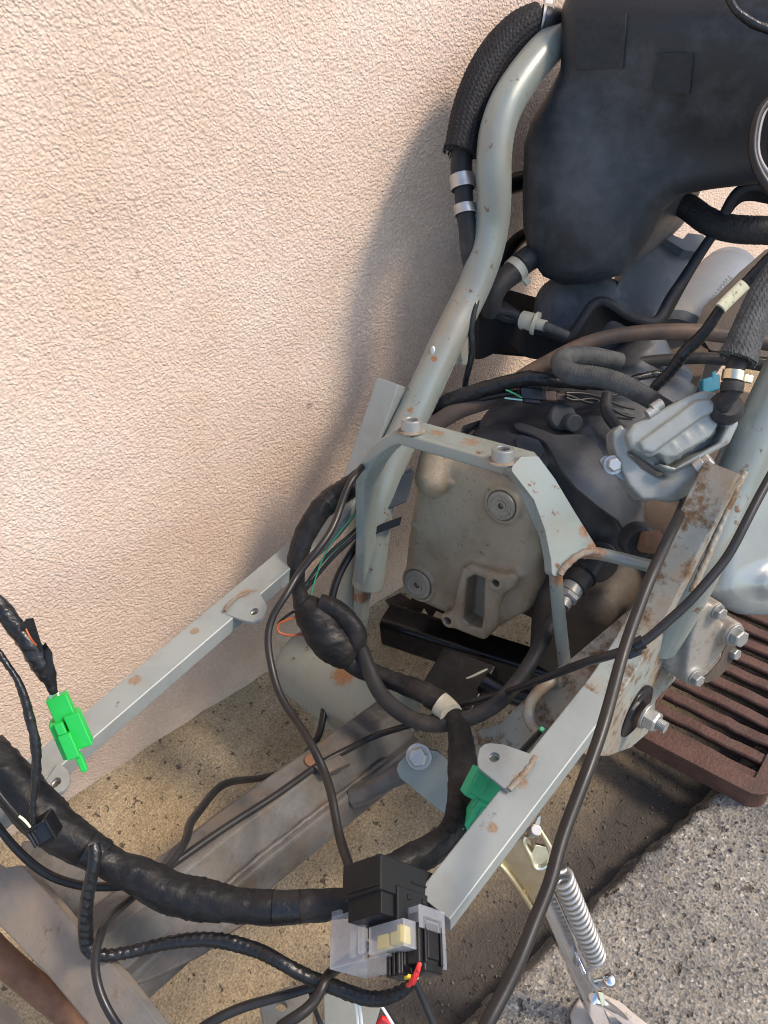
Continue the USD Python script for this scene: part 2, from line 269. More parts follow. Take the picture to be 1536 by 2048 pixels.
def plate(poly, plane, thick, holes=(), rnd=0.0, bev=.0):
    """outline in photograph pixels laid on a real plane, extruded away from the viewer; holes (px, py, radius px)"""
    u, v, n = basis(plane[1]); o = plane[0]
    def loc(px, py): q = on(px, py, plane) - o; return (q @ u, q @ v)
    P = Polygon([loc(*q) for q in poly]).buffer(0)
    if rnd: P = P.buffer(-rnd).buffer(2 * rnd).buffer(-rnd)
    for hx, hy, hr in holes:
        c = on(hx, hy, plane); r = hr * ((c - CAM) @ FWD) / FPX; P = P.difference(Point((c - o) @ u, (c - o) @ v).buffer(r))
    if P.geom_type != 'Polygon': P = max(P.geoms, key=lambda g: g.area)
    m = trimesh.creation.extrude_polygon(P, thick, engine='earcut'); m.apply_translation([0, 0, -thick]); return xf(m, o, u, v, n)
def disc(c, axis, r, h, sides=28, bev=.15):
    b = min(r, h) * bev; m = trimesh.creation.revolve([(0, 0), (r, 0), (r, h - b), (r - b, h), (0, h)], sections=sides)
    u, v, n = basis(axis); return xf(m, c, u, v, n)
def lathe(prof, c, axis, sides=32):
    m = trimesh.creation.revolve(prof, sections=sides); u, v, n = basis(axis); m = xf(m, c, u, v, n)
    if m.volume < 0: m.invert()
    return m
def hexb(c, axis, r, h, turn=0.3):
    b = r * .16; m = trimesh.creation.revolve([(0, 0), (r, 0), (r, h - b), (r - b, h), (0, h)], sections=6); u, v, n = basis(axis)
    u, v = u * math.cos(turn) + v * math.sin(turn), v * math.cos(turn) - u * math.sin(turn); return xf(m, c, u, v, n)
def ring(c, axis, r, tk, h, sides=32):
    return lathe([(r, 0), (r + tk, 0), (r + tk, h), (r, h), (r, 0)], c, axis, sides)
def rbox(size, r, c=(0, 0, 0), axes=None, sub=3):
    """rounded box"""
    h = np.array(size) / 2 - r; m = trimesh.creation.icosphere(subdivisions=sub, radius=r); v = np.array(m.vertices)
    v = v + np.where(v > 1e-9, 1, np.where(v < -1e-9, -1, 0)) * h
    pts = np.vstack([v + 0, *[np.where(v == 0, h * sgn, 0) * 0 + v for sgn in ()]]) if False else v
    m = trimesh.convex.convex_hull(pts)
    if axes is None: m.apply_translation(c); return m
    return xf(m, np.asarray(c, float), *axes)
def boxax(o, A, B, C, a0, a1, b0, b1, c0, c1, r=None):
    """box spanning fractions of three edge vectors"""
    o = np.asarray(o); cc = o + A * (a0 + a1) / 2 + B * (b0 + b1) / 2 + C * (c0 + c1) / 2
    s = (abs(a1 - a0) * np.linalg.norm(A), abs(b1 - b0) * np.linalg.norm(B), abs(c1 - c0) * np.linalg.norm(C))
    ax = (unit(A), unit(B), unit(C)); m = rbox(s, r or min(s) * .12, (0, 0, 0), None, 2); m = xf(m, cc, *ax)
    if m.volume < 0: m.invert()
    return m
def cyl2(p, q, r0, r1=None, sides=24): return tube([p, q], [r0, r0 if r1 is None else r1], sides=sides, smoothpath=False)

# signed distance modelling, for castings and mouldings
def snets(f, lo, hi, h):
    ax = [np.arange(a - h, b + 2 * h, h) for a, b in zip(lo, hi)]; G = np.stack(np.meshgrid(*ax, indexing='ij'), -1)
    V = f(G); n = np.array(V.shape) - 1; cnt = np.zeros(n); acc = np.zeros((*n, 3))
    for d in range(3):
        for o1 in (0, 1):
            for o2 in (0, 1):
                off = [0, 0, 0]; e = [k for k in range(3) if k != d]; off[e[0]], off[e[1]] = o1, o2
                s0 = tuple(slice(off[k], off[k] + n[k]) for k in range(3)); off2 = list(off); off2[d] += 1; s1 = tuple(slice(off2[k], off2[k] + n[k]) for k in range(3))
                a, b = V[s0], V[s1]; c = (a < 0) != (b < 0); t = np.where(c, a / np.where(c, a - b, 1), 0)
                cnt += c; acc += np.where(c[..., None], G[s0] + t[..., None] * (G[s1] - G[s0]), 0)
    m = cnt > 0; idx = np.full(n, -1); idx[m] = np.arange(m.sum()); pts = acc[m] / cnt[m][:, None]; quads = []
    for d in range(3):
        e = [k for k in range(3) if k != d]; sl = [slice(1, n[k]) for k in range(3)]; sl[d] = slice(0, n[d]); s1 = list(sl); s1[d] = slice(1, n[d] + 1)
        a, b = V[tuple(sl)], V[tuple(s1)]; w = np.argwhere((a < 0) != (b < 0)); neg = (a < 0)[tuple(w.T)]
        for k in e: w[:, k] += 1
        def I(x, y): q = w.copy(); q[:, e[0]] -= x; q[:, e[1]] -= y; return idx[tuple(q.T)]
        q = np.stack([I(1, 1), I(0, 1), I(0, 0), I(1, 0)], 1); fl = neg if d != 1 else ~neg; q[~fl] = q[~fl][:, ::-1]; quads.append(q)
    q = np.vstack(quads); q = q[(q >= 0).all(1)]
    mm = trimesh.Trimesh(pts, np.vstack([q[:, [0, 1, 2]], q[:, [0, 2, 3]]]), process=False)
    if mm.volume < 0: mm.invert()
    return mm
def smin(a, b, k): h = np.clip(.5 + .5 * (b - a) / k, 0, 1); return b + (a - b) * h - k * h * (1 - h)
def smax(a, b, k): return -smin(-a, -b, k)
def sbox(p, c, half, r): q = np.abs(p - np.asarray(c)) - (np.asarray(half) - r); return np.linalg.norm(np.maximum(q, 0), axis=-1) + np.minimum(q.max(-1), 0) - r
def scaps(p, a, b, r):
    a, b = np.asarray(a, float), np.asarray(b, float); pa = p - a; ba = b - a; t = np.clip((pa @ ba) / (ba @ ba), 0, 1); return np.linalg.norm(pa - t[..., None] * ba, axis=-1) - r
def scyl(p, a, b, r, rd=.001):
    a, b = np.asarray(a, float), np.asarray(b, float); ba = b - a; L = np.linalg.norm(ba); ax = ba / L; pa = p - (a + b) / 2
    hh = pa @ ax; rr = np.linalg.norm(pa - hh[..., None] * ax, axis=-1); dx, dy = rr - r + rd, np.abs(hh) - L / 2 + rd
    return np.minimum(np.maximum(dx, dy), 0) + np.hypot(np.maximum(dx, 0), np.maximum(dy, 0)) - rd
def spoly2(u, v, pts):
    P = np.array(pts, float); d = np.full(u.shape, 1e9); s = np.ones(u.shape)
    for i in range(len(P)):
        a, b = P[i], P[i - 1]; e = b - a; wx, wy = u - a[0], v - a[1]; t = np.clip((wx * e[0] + wy * e[1]) / (e @ e), 0, 1)
        d = np.minimum(d, (wx - e[0] * t) ** 2 + (wy - e[1] * t) ** 2)
        c1, c2, c3 = v >= a[1], v < b[1], e[0] * wy > e[1] * wx; s = np.where((c1 & c2 & c3) | (~c1 & ~c2 & ~c3), -s, s)
    return s * np.sqrt(d)
def sext(p, pts, w0, w1, r):
    d2 = spoly2(p[..., 0], p[..., 1], pts) + r; dw = np.abs(p[..., 2] - (w0 + w1) / 2) - abs(w1 - w0) / 2 + r
    return np.minimum(np.maximum(d2, dw), 0) + np.hypot(np.maximum(d2, 0), np.maximum(dw, 0)) - r
class Frame:
    """a local frame (u, v in a plane, w towards the viewer) whose plane passes through a measured point"""
    def __init__(s, o, n, hint=(0, 0, 1)): s.o = np.asarray(o, float); s.u, s.v, s.n = basis(n, hint)
    def px(s, x, y, w=0.0): q = on(x, y, (s.o + s.n * w, s.n)) - s.o; return (q @ s.u, q @ s.v)
    def poly(s, pts, w=0.0): return [s.px(*q, w) for q in pts]
    def put(s, m): return xf(m, s.o, s.u, s.v, s.n)
    def pt(s, x, y, w=0.0): return on(x, y, (s.o + s.n * w, s.n))
    def rad(s, x, y, r, w=0.0): return r * ((s.pt(x, y, w) - CAM) @ FWD) / FPX

# ------------------------------------------------------------------ the setting: wall, channel, paving
WA = math.radians(13.6); WT = np.array([math.sin(WA), math.cos(WA), 0]); WN = np.array([math.cos(WA), -math.sin(WA), 0]); WP = Z(125, 1604, 0.0)
def wv(u, v, z): return WP[None] + np.outer(u, WT) + np.outer(v, WN) + np.outer(z, [0, 0, 1])

def wall_extra(n, L): pass
def wall_mat():
    n = {'g': ('geometry', {}), 'dn': ('noise_texture', {'scale': 90, 'detail': 2}), 'dv': ('mix_vector', {'fac': .006}),
         'v1': ('voronoi_texture', {'feature': 'smooth_f1', 'scale': 350, 'smoothness': .4, 'randomness': 1.0}), 'v2': ('noise_texture', {'scale': 260, 'detail': 3}),
         'n3': ('noise_texture', {'scale': 250, 'detail': 2, 'distortion': .6}),
         'c': ('noise_texture', {'scale': 3, 'detail': 10, 'roughness': .74}), 'cr': ('rgb_ramp', {'ramp': [(.28, (.57, .415, .305)), (.5, (.66, .515, .40)), (.72, (.73, .62, .525))]}),
         'sp': ('noise_texture', {'scale': 42, 'detail': 3}), 'spr': ('map_range', {'from_min': .73, 'from_max': .78, 'to_min': 0, 'to_max': .7, 'clamp': True}), 'sm': ('mix', {'color2': (.22, .14, .09)}),
         'fine': ('noise_texture', {'scale': 210, 'detail': 3}), 'fr': ('rgb_ramp', {'ramp': [(.35, (.86, .85, .84)), (.6, (1, 1, 1))]}), 'mu': ('mix', {'mix_type': 'multiply', 'fac': 1.0}),
         'a1': ('math', {'math_type': 'multiply', 'value2': -1.2}), 'a2': ('math', {'math_type': 'multiply_add', 'value2': .9}), 'a3': ('math', {'math_type': 'multiply_add', 'value2': .35}),
         'b': ('bump', {'strength': .62, 'distance': .0017}), 'p': ('principled_bsdf', {'roughness': .85, 'specular_ior_level': .25}),
         'crevice_shade': ('mix', {'color2': (.44, .33, .26)}), 'crevice_ramp': ('map_range', {'from_min': -.02, 'from_max': .40, 'to_min': .5, 'to_max': 0, 'clamp': True}), 'vz': ('separate_xyz', {}), 'dz': ('map_range', {'from_min': .0, 'from_max': .17, 'to_min': 1.1, 'to_max': 0, 'clamp': True}), 'dn2': ('noise_texture', {'scale': 14, 'detail': 5}), 'dmul': ('math', {'math_type': 'multiply'}), 'dirt': ('mix', {'color2': (.20, .15, .11)})}  # shade in the stucco crevices, painted into the colour from the bump height
    L = [('g.position', 'dn.vector'), ('g.position', 'dv.a'), ('dn.color', 'dv.b'), ('dv.result', 'v1.vector'), ('g.position', 'v2.vector'), ('dv.result', 'n3.vector'),
         ('v1.distance', 'a1.value1'), ('n3.fac', 'a2.value1'), ('a1.value', 'a2.value3'), ('v2.fac', 'a3.value1'), ('a2.value', 'a3.value3'), ('a3.value', 'b.height'), ('b.normal', 'p.normal'),
         ('g.position', 'c.vector'), ('c.fac', 'cr.fac'), ('g.position', 'sp.vector'), ('sp.fac', 'spr.value'), ('spr.result', 'sm.fac'), ('cr.color', 'sm.color1'),
         ('g.position', 'fine.vector'), ('fine.fac', 'fr.fac'), ('sm.color', 'mu.color1'), ('fr.color', 'mu.color2'),
         ('g.position', 'vz.vector'), ('vz.z', 'dz.value'), ('g.position', 'dn2.vector'), ('dz.result', 'dmul.value1'), ('dn2.fac', 'dmul.value2'), ('dmul.value', 'dirt.fac'), ('mu.color', 'dirt.color1'), ('dirt.color', 'crevice_shade.color1'), ('a3.value', 'crevice_ramp.value'), ('crevice_ramp.result', 'crevice_shade.fac'), ('crevice_shade.color', 'p.base_color')]
    return usdkit.material(stage, '/World/Looks/popcorn_stucco', n, L, surface='p.BSDF')
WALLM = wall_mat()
uu = np.r_[-6, -3, -1.2, np.linspace(-.7, 2.6, 330), 4, 8]; zz = np.r_[-.3, np.linspace(-.06, 1.2, 126), 1.6, 2.2, 3.0]
U, ZZ = np.meshgrid(uu, zz, indexing='ij')
off = .006 * (meshkit.fbm(np.stack([U * 9, ZZ * 9, U * 0], -1), 3, 5) - .5)
wf = wv(U.ravel(), off.ravel(), ZZ.ravel()); nfr = len(wf)
wb = wv(np.array([-6, 8, 8, -6.]), np.full(4, -.25), np.array([-.3, -.3, 3, 3.]))
gf = grid_faces(len(uu), len(zz), False); gf = np.vstack([gf[:, [0, 1, 2]], gf[:, [0, 2, 3]]])
c00, c10, c11, c01 = 0, (len(uu) - 1) * len(zz), len(uu) * len(zz) - 1, len(zz) - 1
B = nfr + np.arange(4)
sidef = []
for ch, (b0, b1) in (([i * len(zz) for i in range(len(uu))], (0, 1)), ([i * len(zz) + len(zz) - 1 for i in range(len(uu))][::-1], (2, 3)), ([c10 + k for k in range(len(zz))], (1, 2)), ([k for k in range(len(zz))][::-1], (3, 0))):
    for a, b in zip(ch[:-1], ch[1:]): sidef.append((a, b, B[b0]))
    sidef.append((ch[-1], B[b1], B[b0]))
wall_m = trimesh.Trimesh(np.vstack([wf, wb]), np.vstack([gf, sidef, [[B[0], B[1], B[2]], [B[0], B[2], B[3]]]]), process=False); wall_m.fix_normals()
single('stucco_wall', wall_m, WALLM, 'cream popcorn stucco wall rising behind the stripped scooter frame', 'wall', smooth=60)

def conc_mat(name, base, dark, ag, pits, stains):
    n = {'g': ('geometry', {}), 'c': ('noise_texture', {'scale': 7, 'detail': 8, 'roughness': .65}), 'cr': ('rgb_ramp', {'ramp': base}),
         'v': ('voronoi_texture', {'feature': 'f1', 'scale': ag, 'randomness': 1.0}), 'vr': ('rgb_ramp', {'ramp': dark}), 'm': ('mix', {'mix_type': 'multiply', 'fac': .95}),
         'f': ('noise_texture', {'scale': 420, 'detail': 4}), 'fr': ('rgb_ramp', {'ramp': [(.32, (.55, .55, .55)), (.62, (1.12, 1.1, 1.08))]}), 'm2': ('mix', {'mix_type': 'multiply', 'fac': .9}),
         'pn': ('noise_texture', {'scale': pits, 'detail': 3, 'roughness': .5}), 'pr': ('map_range', {'from_min': .645, 'from_max': .70, 'to_min': 0, 'to_max': 1, 'clamp': True}), 'm3': ('mix', {'color2': (.035, .025, .018)}), 'pm': ('math', {'math_type': 'multiply', 'value2': .75}),
         'b1': ('math', {'math_type': 'multiply_add', 'value2': -1.0}), 'b2': ('math', {'math_type': 'multiply_add', 'value2': .5}), 'b': ('bump', {'strength': .8, 'distance': .0025}),
         'p': ('principled_bsdf', {'roughness': .82, 'specular_ior_level': .3})}
    L = [('g.position', 'c.vector'), ('c.fac', 'cr.fac'), ('g.position', 'v.vector'), ('v.color', 'vr.fac'), ('cr.color', 'm.color1'), ('vr.color', 'm.color2'), ('g.position', 'f.vector'), ('f.fac', 'fr.fac'), ('m.color', 'm2.color1'), ('fr.color', 'm2.color2'),
         ('g.position', 'pn.vector'), ('pn.fac', 'pr.value'), ('pr.result', 'pm.value1'), ('pm.value', 'm3.fac'), ('m2.color', 'm3.color1'),
         ('v.distance', 'b1.value1'), ('f.fac', 'b2.value1'), ('pr.result', 'b1.value3'), ('b1.value', 'b2.value3'), ('b2.value', 'b.height'), ('b.normal', 'p.normal')]
    n['b1'][1]['value2'] = .4
    n['b2'][1]['value2'] = .5
    n['inv'] = ('math', {'math_type': 'multiply', 'value2': -1.3}); L[L.index(('pr.result', 'b1.value3'))] = ('inv.value', 'b1.value3'); L.append(('pr.result', 'inv.value1'))
    col = 'm3.color'
    col = stains(n, L, col)
    L.append((col, 'p.base_color'))
    return usdkit.material(stage, '/World/Looks/' + name, n, L, surface='p.BSDF')
def ch_stain(n, L, col):
    # black silt that has settled along the far side of the channel
    n['d'] = ('mapping', {'location': (-float(WP @ WN), 0, 0), 'rotation': (0, 0, 0)}); n['dot'] = ('math', {'math_type': 'multiply_add', 'value2': float(WN[0])}); n['dot2'] = ('math', {'math_type': 'multiply', 'value2': float(WN[1])})
    n['sx'] = ('separate_xyz', {}); n['wn'] = ('noise_texture', {'scale': 10, 'detail': 8, 'roughness': .7}); n['wa'] = ('math', {'math_type': 'multiply_add', 'value2': .10})
    c = float(WP @ WN)
    n['mr'] = ('map_range', {'from_min': c + .07 + .27, 'from_max': c + .07 + .41, 'to_min': 0, 'to_max': .92, 'clamp': True}); n['sm'] = ('mix', {'color2': (.032, .031, .0315)})
    n.pop('d')
    L += [('g.position', 'sx.vector'), ('sx.y', 'dot2.value1'), ('sx.x', 'dot.value1'), ('dot2.value', 'dot.value3'), ('g.position', 'wn.vector'), ('wn.fac', 'wa.value1'), ('dot.value', 'wa.value3'), ('wa.value', 'mr.value'), ('mr.result', 'sm.fac'), (col, 'sm.color1')]
    return 'sm.color'
def sl_stain(n, L, col):
    n['on'] = ('noise_texture', {'scale': 5.5, 'detail': 5, 'roughness': .55}); n['om'] = ('map_range', {'from_min': .50, 'from_max': .62, 'to_min': 0, 'to_max': .72, 'clamp': True}); n['os'] = ('mix', {'color2': (.045, .045, .05)})
    L += [('g.position', 'on.vector'), ('on.fac', 'om.value'), ('om.result', 'os.fac'), (col, 'os.color1')]; return 'os.color'
CHAN = conc_mat('sandy_channel_concrete', [(.3, (.20, .145, .082)), (.5, (.285, .222, .138)), (.7, (.335, .27, .178))], [(.2, (.85, .83, .8)), (.6, (1, 1, 1)), (.9, (1.06, 1.05, 1.0))], 420, 110, ch_stain)
SLAB = conc_mat('exposed_aggregate_concrete', [(.3, (.14, .137, .128)), (.5, (.215, .208, .193)), (.7, (.27, .26, .24))], [(.1, (.22, .23, .25)), (.3, (.7, .69, .67)), (.6, (1, .97, .92)), (.8, (1.1, .98, .8)), (.93, (1.75, 1.72, 1.65))], 360, 60, sl_stain)

def sheet(us, vs, zf, edge=None):
    U, V = np.meshgrid(us, vs, indexing='ij')
    if edge is not None: V = edge(U, V)
    Zs = zf(U, V); p = wv(U.ravel(), V.ravel(), Zs.ravel()); f = grid_faces(len(us), len(vs), False)[:, ::-1]
    return trimesh.Trimesh(p, np.vstack([f[:, [0, 1, 2]], f[:, [0, 2, 3]]]), process=False)
def chz(U, V):
    z = np.interp(V, [-.3, 0, .10, .30, .44, .70], [.0, .0, -.012, -.035, -.048, -.05])
    q = np.stack([U * 30, V * 30, U * 0], -1); return z + .006 * (meshkit.fbm(q, 4, 3) - .5) + .003 * (meshkit.fbm(q * 5, 3, 4) - .5)
chm = sheet(np.r_[-12, -4, -1.5, np.arange(-.6, 1.5, .006), 2.2, 5, 12], np.r_[-.2, np.arange(-.02, .6, .006), .7], chz)
single('channel_floor', chm, CHAN, kind='structure', smooth=60)
EDGE = .495
def edge_u(U): return EDGE + .014 * (meshkit.fbm(np.stack([U * 7, U * 0, U * 0], -1), 3, 8) - .5) + .008 * (meshkit.fbm(np.stack([U * 60, U * 0 + 3, U * 0], -1), 3, 9) - .5)
vs = np.r_[-.030, -.022, -.012, -.004, 0, .003, .007, np.arange(.011, .62, .0042), .8, 1.2, 2, 4, 10, 40]
def sle(U, V): return edge_u(U) + V
def slz(U, V):
    e = V - edge_u(U)
    z = np.where(e < .008, -.008 * (1 - np.clip(e, 0, .008) / .008) ** 2, 0) + np.where(e < 0, np.interp(e, [-.03, -.012, 0], [-.075, -.03, 0]), 0)
    q = np.stack([U * 110, V * 110, U * 0], -1); near = (np.abs(V - EDGE) < .7) & (np.abs(U - .4) < 1.2)
    return z + np.where(near, .0035 * (meshkit.fbm(q, 3, 11) - .5) + .004 * (meshkit.fbm(q * .12, 3, 12) - .5), 0) + np.where(e < .02, .010 * (meshkit.fbm(q * .8, 3, 13) - .5), 0)
slm = sheet(np.r_[-40, -12, -4, -1.2, np.arange(-.55, 1.1, .0045), 1.6, 3, 8, 40], vs, slz, sle)
single('concrete_paving', slm, SLAB, kind='structure', smooth=60)

# ------------------------------------------------------------------ the stripped scooter: frame
SC = thing('stripped_scooter', 'grey stripped scooter frame with exposed engine and black plastic tank beside stucco wall', 'scooter', (-.31, .45, 0))
ZR = .33
up = (0, 0, 1)
# floor rails: pressed boxes that bend up in front of the main tubes
def rail(P0, P1, bend, end, w=.028, h=.018):
    dn = np.array([0, 0, -h / 2]); c0, c1, b, e = P0 + dn, P1 + dn, bend + dn, end
    flat = [c0 + (c1 - c0) * k / 10 for k in range(11)]; rise = [c1]
    for k in range(1, 9):
        t = k / 8; rise.append((1 - t) ** 2 * c1 + 2 * t * (1 - t) * b + t * t * (b + (e - b) * .35))
    rise += [b + (e - b) * t for t in (.5, .7, .85, 1.0)]; pr = rrect(w, h, .0014)
    return sweep(flat, pr, (-1e-3, -.6, 1)), sweep(rise, [(x * .997, y * .997) for x, y in pr], (-1e-3, -.6, 1))
ra, rb_, rc_ = Z(866, 1812, ZR), Z(1110, 1500, ZR), Z(1241, 1330, ZR)
rdir = unit(rc_ - ra); RX = float(rc_[0])
rr_b = rc_ + rdir * .012; rr_end = D(1447, 936, .691)
fl, ri = rail(ra, rr_b - rdir * .05, rr_b, rr_end, .0285)
rail_r = part(SC, 'floor_rail', fl, RAILP, 'grey flat floor rail nearest the camera')
part(SC, 'rail_riser', ri, WORN, 'rust stained end of the right rail rising along the tube')
LX = -.486
fl, ri = rail(np.array([LX - .004, -.12, ZR]), np.array([LX, .43, ZR]), np.array([LX + .001, .49, ZR]), np.array([LX + .004, .578, .437]), .028, .016)
rail_l = part(SC, 'floor_rail', fl, RAILP, 'grey flat floor rail nearest the stucco wall')
part(SC, 'rail_riser', ri, RAILP, 'grey upper end of the left rail')
# rust stained upper face of the right rail's rising end
def lug(poly, hole, plane, parent, turn=0):
    part(parent, 'lug', plate(poly, plane, .003, [hole], .001), RAILP)
    c = on(hole[0], hole[1], plane); r = hole[2] * ((c - CAM) @ FWD) / FPX
    part(parent, 'weld_nut', lathe([(r * 1.55, -.009), (r * 1.55, -.003), (r * 1.5, -.0032), (r * 1.02, -.0032), (r * .86, -.004), (r * .86, -.009), (r * 1.55, -.009)], c, plane[1], 24), ZINC)
HZ = np.array([0, 0, 1.0])
pl_l = (np.array([0, 0, ZR + .0035]), unit([.12, -.06, 1.0]))
pl_l = (Z(508, 1223, ZR + .003), unit([-.06, -.1, 1.0]))
lug([(449, 1217), (462, 1202), (484, 1188), (516, 1182), (533, 1208), (534, 1217), (523, 1237), (504, 1244), (488, 1241), (453, 1229)], (508, 1223, 9), pl_l, rail_l)
lug([(70, 1592), (117, 1524), (135, 1540), (139, 1555), (137, 1569), (125, 1582), (105, 1592), (84, 1588)], (111, 1565, 11), (Z(111, 1565, ZR + .003), unit([0, -.1, 1])), rail_l)
lug([(955, 1518), (959, 1497), (968, 1489), (980, 1486), (1008, 1489), (1067, 1510), (1069, 1518), (1040, 1552), (1016, 1582), (1006, 1575), (957, 1535)], (988, 1514, 11), (Z(1000, 1530, ZR + .0045), unit([-.03, -.05, 1.0])), rail_r)
for pts in ([(1069, 1512), (1060, 1532), (1036, 1560), (1018, 1580)],):
    part(rail_r, 'weld_bead', tube([Z(x, y, ZR + .0045) for x, y in pts], .0022, 10, .0015, lumps(.5, 300, 4)), WELD)
part(rail_l, 'weld_bead', tube([Z(x, y, ZR + .003) for x, y in [(450, 1222), (462, 1204), (484, 1190), (514, 1181)]], .0016, 10, .0015, lumps(.5, 300, 5)), WELD)

# main tubes that rise to the tank
tl = [(735, 1170, .925), (748, 1060, .895), (762, 980, .878), (790, 905, .874), (830, 822, .874), (868, 740, .876), (905, 660, .878), (940, 590, .88), (968, 520, .872), (984, 450, .860), (988, 385, .842), (988, 320, .826), (994, 265, .818), (1012, 210, .816), (1042, 160, .820), (1080, 112, .828), (1130, 65, .842), (1200, 20, .87)]
tube_l = part(SC, 'frame_tube', tube(DD(*tl), .0172, 32, .004), PAINT, 'long grey tube curving up past the sleeved hose to the tank')
tr = [(1316, 1284, .81), (1370, 1188, .765), (1420, 1085, .742), (1466, 980, .739), (1512, 872, .732), (1560, 770, .727), (1608, 670, .72), (1650, 560, .715)]
tube_r = part(SC, 'frame_tube', tube(DD(*tr), .0195, 32, .005), PAINT, 'pale grey tube cut by the right edge of the picture')
part(tube_r, 'weld_bead', tube(DD((1490, 945, .715), (1466, 995, .712), (1440, 1055, .71), (1412, 1120, .708), (1384, 1185, .706)), .0030, 8, .002, lumps(.5, 240, 9)), WORN)
cc = D(866, 702, .8615); part(tube_l, 'paint_chip', xf(trimesh.creation.icosphere(2, 1.0).apply_scale((.0026, .0052, .0012)), cc, *basis(unit(CAM - cc))), ZINC)
# lower left tube to the pivot
part(SC, 'frame_tube', tube(DD((682, 1350, .995), (694, 1265, .98), (706, 1180, .96), (722, 1085, .935), (746, 990, .90), (785, 910, .880)), [.025, .0235, .0205, .0178, .0172, .0172], 28, .006), PAINT, 'lower grey tube with flaking paint rising from the pivot tube')
# pivot tube lying across
pc = Z(650, 1345, .105); pa = unit([1, -.10, .0])
piv = lathe([(0, 0), (.030, 0), (.040, .003), (.044, .010), (.044, .16), (.030, .17), (0, .17)], pc + np.array([-.045, 0, 0]), pa, 40)
pivp = part(SC, 'pivot_tube', piv, PAINT)
ptab = (Z(655, 1440, .085), unit([-.1, -.35, 1.0]))
part(pivp, 'tab', plate([(628, 1440), (632, 1425), (650, 1392), (740, 1410), (735, 1432), (690, 1438), (660, 1455), (640, 1456), (630, 1450)], ptab, .004, [(652, 1437, 10)], .002), PAINT)

# spine: pressed hat section running forward
y0s, y1s = .045, .415
def spz(y): return .160 + (.415 - y) * (.250 - .160) / .305
ys = np.linspace(y0s, y1s, 26)
prof = [(-.023, -.012), (-.0215, -.001), (-.018, .002), (.0, .0015), (.006, -.001), (.020, -.024), (.023, -.027), (.030, -.0275), (.033, -.031), (.036, -.050), (.035, -.064), (.028, -.070), (-.018, -.070), (-.023, -.060)]
pts = np.array([[-.382 + .05 * max(0, y - .2), y, spz(y)] for y in ys])
spine = sweep(pts, prof, up, True, .012)
sp = part(SC, 'spine', spine, SPINE, 'dirty hat section spine in the middle of the floor')
part(sp, 'weld_bead', tube([np.array([-.382 + .05 * max(0, y - .2) + .0245, y, spz(y) - .0275]) for y in np.linspace(.12, .36, 12)], .0024, 8, .003, lumps(.5, 120, 3)), SPINE)
def on_spine(px, py, lift=0.0):
    t = .7
    for _ in range(30):
        q = D(px, py, t); t += ((q[2] - spz(q[1]) - lift)) / (.65)
    return D(px, py, t)
part(sp, 'rust_cap', disc(on_spine(627, 1524, .001), (0, .28, 1), .009, .003, 24), RUSTM)
# front end of the spine, flat cross bar and neck plate
nk = fit(DD((100, 1700, .70), (300, 1760, .70), (560, 1830, .70), (330, 1935, .66), (150, 1850, .655)))
nkp = part(SC, 'neck_plate', plate([(40, 1680), (130, 1690), (300, 1748), (420, 1765), (560, 1790), (545, 1812), (470, 1858), (410, 1905), (330, 1945), (262, 1972), (150, 1870), (60, 1760)], nk, .004, [], .003), SPINE, 'blue grey gusset at the front of the spine')
cb = fit(DD((30, 1760, .635), (150, 1870, .60), (280, 2030, .56), (80, 1930, .60)))
cbp = part(SC, 'cross_bar', plate([(-60, 1700), (0, 1738), (43, 1730), (94, 1785), (156, 1859), (242, 1949), (312, 2039), (360, 2100), (220, 2100), (98, 1953), (0, 1851), (-60, 1790)], cb, .010, [], .003), BARM, 'broad flat grey bar crossing at the bottom left')
part(SC, 'lower_tube', tube(DD((-30, 1880, .67), (60, 1965, .66), (140, 2030, .66), (220, 2110, .66)), .011, 16), RUSTM, 'dark rusty tube under the cross bar')
part(SC, 'lower_plate', plate([(-40, 1990), (0, 2000), (30, 2020), (60, 2060), (60, 2110), (-60, 2110)], (D(20, 2040, .56), unit(CAM - D(20, 2040, .56))), .012), DARKM)
rl = fit(DD((240, 1960, .70), (340, 1945, .72), (380, 1900, .73)))
part(SC, 'bracket', plate([(225, 1940), (262, 1932), (372, 1880), (372, 1905), (345, 1945), (300, 1978), (270, 1985)], rl, .004, [(264, 1953, 11), (312, 1952, 9)], .002), RUSTM, 'rusty pierced bracket under the spine')
rg = fit(DD((545, 2000, .66), (600, 2010, .66), (560, 2060, .64)))
part(SC, 'bracket', plate([(520, 2012), (545, 1985), (580, 1972), (625, 1965), (625, 2080), (535, 2080)], rg, .005, [(563, 2012, 12)], .002), WORN, 'rusty lug with a round hole at the bottom edge')
gp = fit(DD((650, 1990, .66), (740, 2000, .66), (690, 2050, .64)))
part(SC, 'bracket', plate([(648, 1992), (672, 1972), (742, 1995), (762, 2010), (740, 2080), (650, 2080)], gp, .004, [], .002), RAILP, 'grey plate under the fuse box')

